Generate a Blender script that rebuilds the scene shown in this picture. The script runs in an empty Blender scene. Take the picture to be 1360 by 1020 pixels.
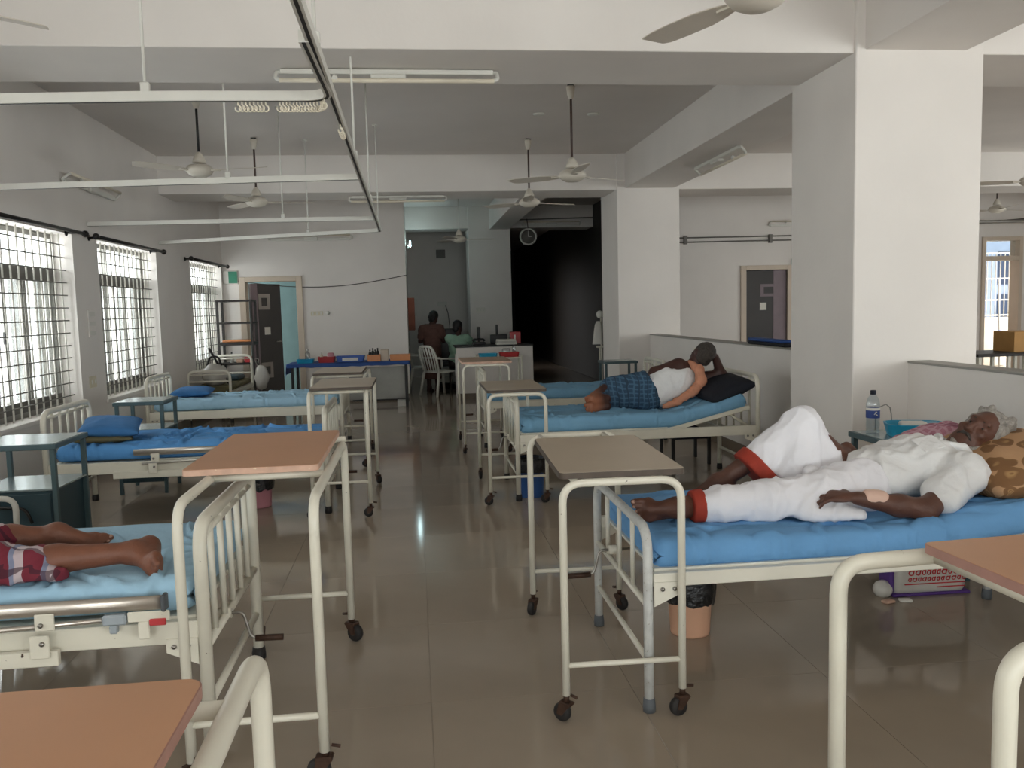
import bpy, bmesh, math, random
import numpy as np
from mathutils import Vector, Matrix, noise
random.seed(11)
SC = bpy.context.scene
COL = SC.collection
PI = math.pi

# ------------------------------------------------------------------ camera
FPX, YAW, PITCH, ROLL, EYE = 1113.0, 0.1134, 0.0918, 0.0255, 1.5
cam_d = bpy.data.cameras.new('camera')
cam_d.sensor_fit = 'HORIZONTAL'
cam_d.sensor_width = 36.0
cam_d.lens = FPX / 1360.0 * 36.0
cam_d.clip_start = 0.05
cam_d.clip_end = 200
cam = bpy.data.objects.new('camera', cam_d)
COL.objects.link(cam)
fw = Vector((math.sin(YAW) * math.cos(PITCH), math.cos(YAW) * math.cos(PITCH), -math.sin(PITCH)))
rt = Vector((math.cos(YAW), -math.sin(YAW), 0))
dn = fw.cross(rt)
r2 = math.cos(ROLL) * rt + math.sin(ROLL) * dn
d2 = -math.sin(ROLL) * rt + math.cos(ROLL) * dn
mw = Matrix.Identity(4)
for i in range(3):
    mw[i][0] = r2[i]; mw[i][1] = -d2[i]; mw[i][2] = -fw[i]
mw.translation = Vector((0, 0, EYE))
cam.matrix_world = mw
SC.camera = cam

# ------------------------------------------------------------------ sky, window daylight, exposure
wd = bpy.data.worlds.new('overcast_sky')
SC.world = wd
wd.use_nodes = True
wn = wd.node_tree.nodes
wn['Background'].inputs[0].default_value = (1.0, 0.985, 0.96, 1)
wn['Background'].inputs[1].default_value = 3.0
SC.view_settings.view_transform = 'Standard'
SC.view_settings.look = 'None'
SC.view_settings.gamma = 1
SC.view_settings.exposure = 0.43
SC.view_settings.use_curve_mapping = False

def window_light(name, loc, rot, sx, sy, power, col=(1.0, 0.962, 0.94)):
    d = bpy.data.lights.new(name, 'AREA')
    d.shape = 'RECTANGLE'; d.size = sx; d.size_y = sy
    d.energy = power; d.color = col
    o = bpy.data.objects.new(name, d)
    COL.objects.link(o)
    o.location = loc; o.rotation_euler = rot
    return o
# daylight entering through the window openings (area lamps just outside each opening)
LEFT_WINDOWS = [(-2.7, -0.75), (0.6, 2.55), (3.55, 5.5), (6.3, 8.25), (8.87, 10.8), (12.35, 14.28)]
for a, b in LEFT_WINDOWS:
    window_light('window_daylight', (-3.62, (a + b) / 2, 1.47), (0, -PI / 2, 0), 1.6, b - a, 42)
BACK_WINDOWS = [(-2.6, -0.5), (0.3, 2.4)]
for a, b in BACK_WINDOWS:
    window_light('window_daylight', ((a + b) / 2, -4.6, 1.6), (PI / 2, 0, 0), b - a, 1.9, 62)
RBACK_WINDOWS = [(4.2, 6.4), (7.2, 9.4)]
for a, b in RBACK_WINDOWS:
    window_light('window_daylight', ((a + b) / 2, -4.6, 1.6), (PI / 2, 0, 0), b - a, 1.9, 190)
RIGHT_WINDOWS = [(0.6, 2.6), (6.5, 8.5), (9.2, 11.0)]
for a, b in RIGHT_WINDOWS:
    window_light('window_daylight', (12.5, (a + b) / 2, 1.5), (0, PI / 2, 0), 1.6, b - a, 50)

# ------------------------------------------------------------------ materials
def srgb(r, g, b):
    f = lambda c: ((c / 255 + 0.055) / 1.055) ** 2.4 if c > 10 else c / 255 / 12.92
    return (f(r), f(g), f(b), 1)
MATS = {}
def M(name, rgb, rough=0.5, metal=0.0, var=0.10, vs=5.0, bump=0.0, bs=60.0, spec=0.5, chips=0.0, chipcol=(70, 50, 38), chip_s=28, coat=0.0, sss=0):
    if name in MATS: return MATS[name]
    m = bpy.data.materials.new(name); m.use_nodes = True
    nt = m.node_tree; N = nt.nodes; L = nt.links
    b = N['Principled BSDF']
    b.inputs['Roughness'].default_value = rough
    b.inputs['Metallic'].default_value = metal
    b.inputs['Specular IOR Level'].default_value = spec
    if coat: b.inputs['Coat Weight'].default_value = coat
    tc = N.new('ShaderNodeTexCoord')
    n = N.new('ShaderNodeTexNoise'); n.inputs['Scale'].default_value = vs; n.inputs['Detail'].default_value = 4
    L.new(tc.outputs['Object'], n.inputs['Vector'])
    mr = N.new('ShaderNodeMapRange')
    mr.inputs['From Min'].default_value = 0.3; mr.inputs['From Max'].default_value = 0.7
    mr.inputs['To Min'].default_value = 1 - var; mr.inputs['To Max'].default_value = 1 + var * 0.6
    L.new(n.outputs['Fac'], mr.inputs['Value'])
    h = N.new('ShaderNodeHueSaturation'); h.inputs['Color'].default_value = srgb(*rgb)
    L.new(mr.outputs['Result'], h.inputs['Value'])
    out = h.outputs['Color']
    if chips:
        c = N.new('ShaderNodeTexNoise'); c.inputs['Scale'].default_value = chip_s; c.inputs['Detail'].default_value = 6
        L.new(tc.outputs['Object'], c.inputs['Vector'])
        cr = N.new('ShaderNodeMapRange')
        cr.inputs['From Min'].default_value = 0.74 - chips; cr.inputs['From Max'].default_value = 0.76 - chips
        L.new(c.outputs['Fac'], cr.inputs['Value'])
        mx = N.new('ShaderNodeMix'); mx.data_type = 'RGBA'
        L.new(cr.outputs['Result'], mx.inputs['Factor'])
        L.new(out, mx.inputs['A']); mx.inputs['B'].default_value = srgb(*chipcol)
        out = mx.outputs['Result']
    L.new(out, b.inputs['Base Color'])
    if bump:
        n2 = N.new('ShaderNodeTexNoise'); n2.inputs['Scale'].default_value = bs; n2.inputs['Detail'].default_value = 5
        L.new(tc.outputs['Object'], n2.inputs['Vector'])
        bp = N.new('ShaderNodeBump'); bp.inputs['Strength'].default_value = bump; bp.inputs['Distance'].default_value = 0.02
        L.new(n2.outputs['Fac'], bp.inputs['Height'])
        L.new(bp.outputs['Normal'], b.inputs['Normal'])
    MATS[name] = m
    return m

M('wall', (228, 222, 216), 0.75, var=0.05, vs=1.3, bump=0.05, bs=30)
M('ceiling', (222, 215, 209), 0.8, var=0.05, vs=1.0)
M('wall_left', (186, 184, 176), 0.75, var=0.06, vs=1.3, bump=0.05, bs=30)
M('cap', (150, 147, 140), 0.5)
M('tile', (160, 146, 130), 0.09, var=0.10, vs=1.5, spec=0.55)
M('skirting', (118, 104, 90), 0.25, var=0.12, vs=3)
M('cream', (226, 221, 205), 0.32, var=0.05, vs=8, chips=0.02, chip_s=34)
M('cream_clean', (228, 224, 210), 0.35, var=0.04, vs=6)
M('worn', (212, 213, 210), 0.45, var=0.12, vs=26, chips=0.08, chipcol=(172, 168, 160), chip_s=70, bump=0.2, bs=60)
M('alu', (196, 188, 178), 0.28, metal=0.75, var=0.06)
M('alu_grey', (158, 166, 172), 0.45, var=0.1)
M('steel', (150, 146, 140), 0.3, metal=0.9)
M('rust', (74, 52, 40), 0.6, metal=0.4, var=0.3, vs=40)
M('black', (26, 24, 24), 0.5, var=0.2)
M('rubber', (34, 31, 30), 0.7, var=0.2)
M('greyrubber', (92, 96, 100), 0.7, var=0.2)
M('laminate_brown', (200, 150, 114), 0.42, var=0.06, vs=3, bump=0.03, bs=300)
M('laminate_grey', (192, 177, 157), 0.36, var=0.06, vs=3, bump=0.03, bs=300)
M('laminate_beige', (176, 148, 124), 0.42, var=0.06, vs=3)
M('edge_pink', (206, 168, 146), 0.6, var=0.16, vs=24, chips=0.06, chipcol=(226, 208, 180), chip_s=30)
M('edge_dark', (82, 70, 60), 0.6, var=0.2, vs=24)
M('edge_mauve', (168, 126, 114), 0.5, var=0.1, vs=24)
M('sheet_light', (164, 202, 226), 0.85, var=0.06, vs=4, bump=0.35, bs=14)
M('sheet_mid', (112, 168, 220), 0.85, var=0.08, vs=4, bump=0.35, bs=14)
M('sheet_far', (126, 176, 210), 0.85, var=0.08, vs=4, bump=0.35, bs=14)
M('sheet_deep', (90, 154, 216), 0.85, var=0.1, vs=4, bump=0.4, bs=12)
M('pillow_blue', (60, 118, 176), 0.85, var=0.1, vs=8, bump=0.3, bs=20)
M('olive', (104, 98, 70), 0.8, var=0.1)
M('teal_metal', (72, 92, 96), 0.4, var=0.1, vs=4)
M('teal_top', (150, 164, 166), 0.25, metal=0.5, var=0.08)
M('teal_door', (44, 66, 74), 0.45, var=0.1, vs=4)
M('dark_metal', (50, 46, 44), 0.5, metal=0.3, var=0.15)
M('skin', (94, 60, 47), 0.5, var=0.16, vs=14, bump=0.12, bs=90)
M('skin_light', (122, 76, 56), 0.5, var=0.16, vs=14, bump=0.12, bs=90)
M('skin_dark', (66, 38, 32), 0.5, var=0.14, vs=14)
M('sole', (150, 100, 74), 0.6, var=0.2, vs=30)
M('nail', (176, 136, 116), 0.4)
M('hair_grey', (168, 162, 154), 0.6, var=0.4, vs=60, bump=0.8, bs=120)
M('hair_salt', (70, 62, 56), 0.6, var=0.4, vs=60, bump=0.8, bs=120)
M('hair_black', (24, 20, 20), 0.5, var=0.3, vs=40, bump=0.5, bs=80)
M('white_cloth', (232, 232, 232), 0.85, var=0.04, vs=6, bump=0.25, bs=22)
M('white_dhoti', (234, 233, 238), 0.85, var=0.04, vs=6, bump=0.3, bs=16)
M('red_hem', (158, 52, 34), 0.8, var=0.12, vs=30)
M('orange_cloth', (206, 142, 112), 0.85, var=0.1, vs=20, bump=0.3, bs=30)
M('navy', (22, 26, 38), 0.8, var=0.2, vs=10, bump=0.3, bs=20)
M('green_sign', (34, 120, 92), 0.4)
M('brown_cloth', (100, 70, 62), 0.85, var=0.12, vs=12, bump=0.3, bs=20)
M('mint_cloth', (150, 186, 164), 0.85, var=0.08, vs=12, bump=0.3, bs=20)
M('door_dark', (38, 32, 30), 0.35, var=0.2, vs=4)
M('door_inlay', (150, 142, 136), 0.4)
M('corridor_shade', (44, 40, 37), 0.6, var=0.15, vs=2)  # deep shade of the corridor put into its wall colour
M('eye', (96, 74, 64), 0.7)
M('door_mauve', (128, 112, 118), 0.5)
M('teal_wall', (84, 112, 114), 0.7)
M('frame_peach', (206, 190, 172), 0.5, var=0.05)
M('window_dark', (96, 92, 86), 0.45, var=0.1)
M('window_alu', (150, 148, 142), 0.4, metal=0.4)
M('bar_white', (214, 211, 202), 0.45, var=0.05)
M('bar_dark', (110, 106, 100), 0.5)
M('rod', (30, 26, 25), 0.4, metal=0.3)
M('fan_white', (214, 206, 192), 0.4, var=0.06)
M('fan_blade', (206, 197, 184), 0.45, var=0.06)
M('fan_rod', (74, 56, 50), 0.5)
M('plastic_white', (216, 214, 206), 0.4, var=0.04)
M('plastic_cream', (226, 216, 196), 0.4)
M('bin_peach', (224, 176, 146), 0.45, var=0.04)
M('bin_pink', (190, 130, 140), 0.45)
M('bin_blue', (52, 92, 152), 0.45)
M('bag_black', (22, 22, 24), 0.32, var=0.2, vs=20, bump=0.9, bs=26)
M('tray_teal', (30, 148, 184), 0.35, var=0.05)
M('tray_red', (172, 44, 46), 0.4)
M('tray_blue', (70, 104, 178), 0.4)
M('tray_orange', (214, 140, 88), 0.45)
M('cloth_blue', (36, 74, 140), 0.7, var=0.1)
M('paper', (224, 220, 210), 0.7)
M('cardboard', (186, 140, 82), 0.7)
M('red_lever', (196, 62, 66), 0.4)
M('clear_bag', (200, 196, 188), 0.35, var=0.1)
M('ivory_switch', (214, 204, 178), 0.4)
M('orange_wood', (150, 74, 40), 0.5, var=0.1)
M('wire', (52, 44, 40), 0.6)
M('building', (120, 132, 150), 0.8)
M('building_dark', (34, 48, 70), 0.8)
M('tape', (226, 190, 172), 0.6)
M('ink_red', (190, 40, 44), 0.7)
M('ink_purple', (86, 52, 128), 0.6)
M('ink_blue', (42, 66, 130), 0.5)
M('ink_black', (20, 20, 20), 0.6)

def skin_two(name, a, b, x0, x1):
    """dark skin with paler soles towards the feet (object x below x0)"""
    M(name, a, 0.5, var=0.14, vs=14)
    nt = MATS[name].node_tree; N = nt.nodes; L = nt.links
    bs = N['Principled BSDF']; src = bs.inputs['Base Color'].links[0].from_socket
    tc = N.new('ShaderNodeTexCoord'); sp = N.new('ShaderNodeSeparateXYZ'); mr = N.new('ShaderNodeMapRange'); mx = N.new('ShaderNodeMix'); mx.data_type = 'RGBA'
    L.new(tc.outputs['Object'], sp.inputs[0]); L.new(sp.outputs[0], mr.inputs['Value'])
    mr.inputs['From Min'].default_value = x0; mr.inputs['From Max'].default_value = x1
    L.new(mr.outputs['Result'], mx.inputs['Factor']); mx.inputs['A'].default_value = srgb(*b); L.new(src, mx.inputs['B'])
    L.new(mx.outputs['Result'], bs.inputs['Base Color'])
skin_two('skin_vest', (70, 42, 36), (158, 100, 72), 1.44, 1.52)

def glass_mat(name, tint, gl=0.06, rough=0.02):
    m = bpy.data.materials.new(name); m.use_nodes = True
    nt = m.node_tree; N = nt.nodes; L = nt.links
    N.remove(N['Principled BSDF'])
    t = N.new('ShaderNodeBsdfTransparent'); t.inputs[0].default_value = tint
    g = N.new('ShaderNodeBsdfGlossy'); g.inputs['Roughness'].default_value = rough
    x = N.new('ShaderNodeMixShader'); x.inputs[0].default_value = gl
    L.new(t.outputs[0], x.inputs[1]); L.new(g.outputs[0], x.inputs[2])
    L.new(x.outputs[0], N['Material Output'].inputs[0])
    MATS[name] = m
glass_mat('glass', (0.9, 0.94, 0.95, 1))
glass_mat('glass_dusty', (0.55, 0.55, 0.54, 1), 0.05)
glass_mat('bottle_plastic', (0.86, 0.92, 0.95, 1), 0.14, 0.08)
glass_mat('clear_plastic', (0.8, 0.82, 0.82, 1), 0.2, 0.15)

def emit_mat(name, rgb, s):
    m = bpy.data.materials.new(name); m.use_nodes = True
    b = m.node_tree.nodes['Principled BSDF']
    b.inputs['Emission Color'].default_value = srgb(*rgb); b.inputs['Emission Strength'].default_value = s
    MATS[name] = m
emit_mat('tube_on', (210, 245, 250), 14)

def plaid_mat(name, base, stripes, scale, axes=(0, 1), rough=0.85):
    """woven checks: stripes = list of (colour, period, width, axis)"""
    m = bpy.data.materials.new(name); m.use_nodes = True
    nt = m.node_tree; N = nt.nodes; L = nt.links
    b = N['Principled BSDF']; b.inputs['Roughness'].default_value = rough
    tc = N.new('ShaderNodeTexCoord'); sp = N.new('ShaderNodeSeparateXYZ')
    nz = N.new('ShaderNodeTexNoise'); nz.inputs['Scale'].default_value = 5
    L.new(tc.outputs['Object'], nz.inputs['Vector'])
    ad = N.new('ShaderNodeVectorMath'); ad.operation = 'MULTIPLY_ADD'
    ad.inputs[1].default_value = (0.07, 0.07, 0.07)
    L.new(nz.outputs['Color'], ad.inputs[0]); L.new(tc.outputs['Object'], ad.inputs[2])
    L.new(ad.outputs[0], sp.inputs[0])
    cur = None
    for col, per, wid, ax in stripes:
        mo = N.new('ShaderNodeMath'); mo.operation = 'FRACT'
        mu = N.new('ShaderNodeMath'); mu.operation = 'MULTIPLY'; mu.inputs[1].default_value = 1 / per
        L.new(sp.outputs[ax], mu.inputs[0]); L.new(mu.outputs[0], mo.inputs[0])
        lt = N.new('ShaderNodeMath'); lt.operation = 'LESS_THAN'; lt.inputs[1].default_value = wid
        L.new(mo.outputs[0], lt.inputs[0])
        ml = N.new('ShaderNodeMath'); ml.operation = 'MULTIPLY'; ml.inputs[1].default_value = 0.75
        L.new(lt.outputs[0], ml.inputs[0])
        mx = N.new('ShaderNodeMix'); mx.data_type = 'RGBA'
        L.new(ml.outputs[0], mx.inputs['Factor'])
        if cur is None: mx.inputs['A'].default_value = srgb(*base)
        else: L.new(cur, mx.inputs['A'])
        mx.inputs['B'].default_value = srgb(*col)
        cur = mx.outputs['Result']
    L.new(cur, b.inputs['Base Color'])
    MATS[name] = m
plaid_mat('plaid_maroon', (116, 36, 52), [((206, 196, 200), 0.10, 0.42, 0), ((206, 196, 200), 0.10, 0.28, 1), ((96, 116, 150), 0.10, 0.16, 0), ((60, 24, 40), 0.05, 0.2, 1)], 1)
plaid_mat('plaid_blue', (44, 72, 96), [((74, 108, 134), 0.035, 0.35, 0), ((74, 108, 134), 0.035, 0.3, 2), ((24, 40, 60), 0.07, 0.15, 0)], 1)
plaid_mat('plaid_pink', (176, 120, 136), [((200, 160, 172), 0.03, 0.4, 0), ((130, 72, 96), 0.05, 0.2, 2), ((200, 160, 172), 0.04, 0.3, 1)], 1)

def floral_mat(name, c1, c2, c3):
    m = bpy.data.materials.new(name); m.use_nodes = True
    nt = m.node_tree; N = nt.nodes; L = nt.links
    b = N['Principled BSDF']; b.inputs['Roughness'].default_value = 0.8
    tc = N.new('ShaderNodeTexCoord')
    vo = N.new('ShaderNodeTexVoronoi'); vo.inputs['Scale'].default_value = 12.0
    nz = N.new('ShaderNodeTexNoise'); nz.inputs['Scale'].default_value = 7
    ad = N.new('ShaderNodeVectorMath'); ad.operation = 'MULTIPLY_ADD'; ad.inputs[1].default_value = (0.12, 0.12, 0.12)
    L.new(tc.outputs['Object'], nz.inputs['Vector']); L.new(nz.outputs['Color'], ad.inputs[0]); L.new(tc.outputs['Object'], ad.inputs[2])
    L.new(ad.outputs[0], vo.inputs['Vector'])
    r = N.new('ShaderNodeValToRGB'); e = r.color_ramp.elements
    e[0].position = 0.0; e[0].color = srgb(*c3)
    e[1].position = 1.0; e[1].color = srgb(*c1)
    for p, c in ((0.17, c2), (0.2, c3), (0.3, c2), (0.36, c2), (0.52, c2), (0.56, c1)):
        el = e.new(p); el.color = srgb(*c)
    L.new(vo.outputs['Distance'], r.inputs[0])
    # lower the scale of the ramp
    L.new(r.outputs[0], b.inputs['Base Color'])
    bp = N.new('ShaderNodeBump'); bp.inputs['Strength'].default_value = 0.3; bp.inputs['Distance'].default_value = 0.02
    n2 = N.new('ShaderNodeTexNoise'); n2.inputs['Scale'].default_value = 16
    L.new(tc.outputs['Object'], n2.inputs['Vector']); L.new(n2.outputs[0], bp.inputs['Height']); L.new(bp.outputs[0], b.inputs['Normal'])
    MATS[name] = m
floral_mat('floral', (186, 146, 108), (128, 92, 58), (176, 138, 92))

# ------------------------------------------------------------------ mesh helpers
def fillet(pts, r, n=6):
    pts = [Vector(p) for p in pts]
    out = [pts[0]]
    for i in range(1, len(pts) - 1):
        a, b, c = pts[i - 1], pts[i], pts[i + 1]
        u = (a - b); v = (c - b)
        rr = min(r, u.length * 0.49, v.length * 0.49)
        p0 = b + u.normalized() * rr; p1 = b + v.normalized() * rr
        for k in range(n + 1):
            t = k / n
            out.append(p0 * (1 - t) ** 2 + b * 2 * t * (1 - t) + p1 * t * t)
    out.append(pts[-1])
    return out

class MB:
    def __init__(s): s.v = []; s.f = []; s.sm = []
    def add(s, vs, fs, smooth=False, T=None):
        o = len(s.v)
        for v in vs:
            v = Vector(v)
            s.v.append(T @ v if T is not None else v)
        for f in fs:
            s.f.append([i + o for i in f]); s.sm.append(smooth)
        return s
    def box(s, x0, x1, y0, y1, z0, z1, T=None):
        vs = [(x, y, z) for x in (x0, x1) for y in (y0, y1) for z in (z0, z1)]
        fs = [(0, 1, 3, 2), (4, 6, 7, 5), (0, 4, 5, 1), (2, 3, 7, 6), (0, 2, 6, 4), (1, 5, 7, 3)]
        return s.add(vs, fs, False, T)
    def rbox(s, x0, x1, y0, y1, z0, z1, r=0.005, seg=2, T=None, smooth=True):
        bm = bmesh.new(); bmesh.ops.create_cube(bm, size=1)
        for v in bm.verts:
            v.co = Vector(((x0 + x1) / 2 + v.co.x * (x1 - x0), (y0 + y1) / 2 + v.co.y * (y1 - y0), (z0 + z1) / 2 + v.co.z * (z1 - z0)))
        r = min(r, 0.49 * min(x1 - x0, y1 - y0, z1 - z0))
        bmesh.ops.bevel(bm, geom=list(bm.edges), offset=r, segments=seg, affect='EDGES', profile=0.5)
        bm.verts.index_update()
        s.add([v.co.copy() for v in bm.verts], [[v.index for v in f.verts] for f in bm.faces], smooth and seg > 1, T)
        bm.free(); return s
    def tube(s, path, r, n=10, closed=False, T=None, flat=None):
        P = [Vector(p) for p in path]; m = len(P)
        R = r if isinstance(r, (list, tuple)) else [r] * m
        tang = []
        for i in range(m):
            a = P[(i - 1) % m] if (closed or i > 0) else P[0]
            b = P[(i + 1) % m] if (closed or i < m - 1) else P[-1]
            t = (b - a); tang.append(t.normalized() if t.length > 1e-9 else Vector((0, 0, 1)))
        ref = Vector((0, 0, 1)) if abs(tang[0].z) < 0.9 else Vector((1, 0, 0))
        nrm = (ref - tang[0] * ref.dot(tang[0])).normalized()
        vs = []; fs = []
        for i in range(m):
            nrm = nrm - tang[i] * nrm.dot(tang[i])
            nrm = nrm.normalized() if nrm.length > 1e-6 else tang[i].orthogonal().normalized()
            bn = tang[i].cross(nrm)
            for k in range(n):
                a = 2 * PI * k / n
                sx, sy = (1, 1) if flat is None else flat
                vs.append(P[i] + (nrm * math.cos(a) * sx + bn * math.sin(a) * sy) * R[i])
        for i in range(m - (0 if closed else 1)):
            j = (i + 1) % m
            for k in range(n):
                l = (k + 1) % n
                fs.append((i * n + k, i * n + l, j * n + l, j * n + k))
        s.add(vs, fs, True, T)
        if not closed:
            o = len(s.v) - len(vs)
            s.f.append([o + k for k in range(n)][::-1]); s.sm.append(False)
            s.f.append([o + (m - 1) * n + k for k in range(n)]); s.sm.append(False)
        return s
    def cyl(s, p0, p1, r0, r1=None, n=12, T=None):
        return s.tube([p0, p1], [r0, r0 if r1 is None else r1], n, T=T)
    def lathe(s, prof, n=24, T=None, smooth=True):
        vs = []; fs = []
        for (r, z) in prof:
            for k in range(n):
                a = 2 * PI * k / n
                vs.append((r * math.cos(a), r * math.sin(a), z))
        for i in range(len(prof) - 1):
            for k in range(n):
                l = (k + 1) % n
                fs.append((i * n + k, i * n + l, (i + 1) * n + l, (i + 1) * n + k))
        if prof[0][0] > 1e-5: fs.append(list(range(n))[::-1])
        if prof[-1][0] > 1e-5: fs.append([(len(prof) - 1) * n + k for k in range(n)])
        return s.add(vs, fs, smooth, T)
    def ell(s, c, r, n=16, m=10, T=None):
        c = Vector(c); prof = []
        vs = []; fs = []
        for i in range(m + 1):
            ph = -PI / 2 + PI * i / m
            for k in range(n):
                a = 2 * PI * k / n
                vs.append(c + Vector((r[0] * math.cos(ph) * math.cos(a), r[1] * math.cos(ph) * math.sin(a), r[2] * math.sin(ph))))
        for i in range(m):
            for k in range(n):
                l = (k + 1) % n
                fs.append((i * n + k, i * n + l, (i + 1) * n + l, (i + 1) * n + k))
        return s.add(vs, fs, True, T)
    def prism(s, poly, z0, z1, T=None, smooth=False):
        n = len(poly)
        vs = [(x, y, z0) for x, y in poly] + [(x, y, z1) for x, y in poly]
        fs = [list(range(n))[::-1], [n + i for i in range(n)]]
        fs += [(i, (i + 1) % n, n + (i + 1) % n, n + i) for i in range(n)]
        return s.add(vs, fs, smooth, T)
    def mesh(s, name):
        me = bpy.data.meshes.new(name)
        me.from_pydata([tuple(v) for v in s.v], [], s.f)
        me.polygons.foreach_set('use_smooth', s.sm)
        bm = bmesh.new(); bm.from_mesh(me)
        bmesh.ops.remove_doubles(bm, verts=bm.verts, dist=1e-5)
        bmesh.ops.recalc_face_normals(bm, faces=bm.faces)
        bm.to_mesh(me); bm.free(); me.update()
        return me
    def build(s, name, mat, parent=None, loc=None, rot=None):
        me = s.mesh(name)
        return link(name, me, mat, parent, loc, rot)

def link(name, me, mat, parent=None, loc=None, rot=None):
    if not me.materials: me.materials.append(MATS[mat] if isinstance(mat, str) else mat)
    o = bpy.data.objects.new(name, me); COL.objects.link(o)
    if parent is not None: o.parent = parent
    if loc is not None: o.location = loc
    if rot is not None: o.rotation_euler = rot
    return o
def tag(o, label, cat, group=None):
    o['label'] = label; o['category'] = cat
    if group: o['group'] = group
    return o
def thing(name, label, cat, loc=(0, 0, 0), rz=0.0, group=None):
    o = bpy.data.objects.new(name, None); COL.objects.link(o)
    o.empty_display_size = 0.1
    o.location = loc; o.rotation_euler = (0, 0, rz)
    return tag(o, label, cat, group)
def struct(o): o['kind'] = 'structure'; return o
def copy_tree(o, parent=None):
    c = o.copy(); COL.objects.link(c)
    if parent is not None: c.parent = parent
    for ch in list(o.children): copy_tree(ch, c)
    return c
def rrect(x0, x1, y0, y1, r, n=5):
    out = []
    for cx, cy, a0 in ((x1 - r, y1 - r, 0), (x0 + r, y1 - r, PI / 2), (x0 + r, y0 + r, PI), (x1 - r, y0 + r, 1.5 * PI)):
        for k in range(n + 1):
            a = a0 + PI / 2 * k / n
            out.append((cx + r * math.cos(a), cy + r * math.sin(a)))
    return out
def T(loc=(0, 0, 0), rx=0, ry=0, rz=0):
    return Matrix.Translation(loc) @ Matrix.Rotation(rz, 4, 'Z') @ Matrix.Rotation(ry, 4, 'Y') @ Matrix.Rotation(rx, 4, 'X')
def text_mesh(body, size, mat, parent, loc, rot, name='lettering', ext=0.0006, bold=0.0, sx=1.0, align='CENTER'):
    cu = bpy.data.curves.new(name, 'FONT'); cu.body = body; cu.size = size
    cu.align_x = align; cu.align_y = 'CENTER'; cu.extrude = ext; cu.offset = bold
    cu.resolution_u = 3
    tmp = bpy.data.objects.new('tmp', cu); COL.objects.link(tmp)
    dg = bpy.context.evaluated_depsgraph_get()
    me = bpy.data.meshes.new_from_object(tmp.evaluated_get(dg))
    bpy.data.objects.remove(tmp); bpy.data.curves.remove(cu)
    for v in me.vertices: v.co.x *= sx
    me.name = name
    me.materials.clear()
    return link(name, me, mat, parent, loc, rot)
# ================================================================== the setting
SLAB = 3.48
floor = struct(MB().box(-3.4, 12.4, -4.4, 31.0, -0.12, -0.004).build('floor', 'tile'))
tile_me = None
TW, TL = 0.783, 0.80
for i in range(8):
    for j in range(17):
        x = -3.12 + i * TW; y = 0.7 + j * TL
        if tile_me is None:
            tile_me = MB().rbox(0.0007, TW - 0.0007, 0.0007, TL - 0.0007, -0.0042, 0.0, 0.0005, 1).mesh('tile')
        link('tile', tile_me, 'tile', floor, (x, y, 0))
struct(MB().box(-3.4, 12.4, -4.4, 31.0, SLAB, SLAB + 0.15).build('ceiling', 'ceiling'))

def wall_y(name, x0, x1, y0, y1, z1, holes, mat='wall'):
    """wall whose faces look along X, holes = [(ya, yb, za, zb)] sorted in y"""
    m = MB(); c = y0
    for a, b, za, zb in holes:
        m.box(x0, x1, c, a, 0, z1)
        if za > 0: m.box(x0, x1, a, b, 0, za)
        m.box(x0, x1, a, b, zb, z1)
        c = b
    m.box(x0, x1, c, y1, 0, z1)
    return struct(m.build(name, mat))
def wall_x(name, y0, y1, x0, x1, z1, holes, mat='wall'):
    m = MB(); c = x0
    for a, b, za, zb in holes:
        m.box(c, a, y0, y1, 0, z1)
        if za > 0: m.box(a, b, y0, y1, 0, za)
        m.box(a, b, y0, y1, zb, z1)
        c = b
    m.box(c, x1, y0, y1, 0, z1)
    return struct(m.build(name, mat))

wall_y('wall_left', -3.37, -3.12, -4.4, 14.38, SLAB, [(a, b, 0.67, 2.27) for a, b in LEFT_WINDOWS])
wall_x('wall_back', -4.4, -4.15, -3.12, 12.1, SLAB, [(a, b, 0.65, 2.55) for a, b in BACK_WINDOWS + RBACK_WINDOWS])
wall_y('wall_right', 12.1, 12.35, -4.4, 14.4, SLAB, [(a, b, 0.7, 2.3) for a, b in RIGHT_WINDOWS])
wall_x('wall_far_left', 14.38, 14.58, -3.37, -0.12, SLAB, [(-2.80, -1.90, 0, 2.05)])
wall_y('wall_station_side', -0.32, -0.12, 14.58, 18.7, SLAB, [])
wall_x('wall_station_back', 18.7, 18.9, -0.32, 1.75, SLAB, [])
wall_y('wall_corridor_left', 1.75, 1.93, 17.45, 30.0, SLAB, [(20.0, 20.9, 0, 2.1)], 'corridor_shade')
wall_y('wall_corridor_right', 3.6, 3.8, 12.0, 30.0, SLAB, [], 'corridor_shade')
wall_x('wall_corridor_end', 30.0, 30.2, 1.75, 3.8, SLAB, [], 'corridor_shade')
wall_x('wall_far_right', 14.4, 14.6, 3.8, 12.35, SLAB, [(5.86, 6.62, 0, 2.04), (10.4, 11.1, 0, 2.52)])

def column(x0, x1, y0, y1):
    return struct(MB().rbox(x0, x1, y0, y1, 0, SLAB, 0.006, 1).build('column', 'wall'))
column(2.77, 3.62, 5.06, 5.95)
column(2.72, 3.57, 11.04, 12.0)
column(1.10, 1.93, 16.6, 17.45)
def beam(x0, x1, y0, y1, z0):
    return struct(MB().rbox(x0, x1, y0, y1, z0, SLAB, 0.004, 1).build('beam', 'wall'))
beam(-3.12, 12.1, 5.09, 5.85, 3.015)
beam(-3.12, 12.1, 11.07, 11.82, 3.01)
beam(-0.12, 3.6, 16.62, 17.3, 3.05)
beam(2.83, 3.5, -4.15, 5.09, 3.03)
beam(2.83, 3.5, 5.85, 11.07, 3.025)
beam(1.52, 1.9, 11.82, 16.62, 3.02)

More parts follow.
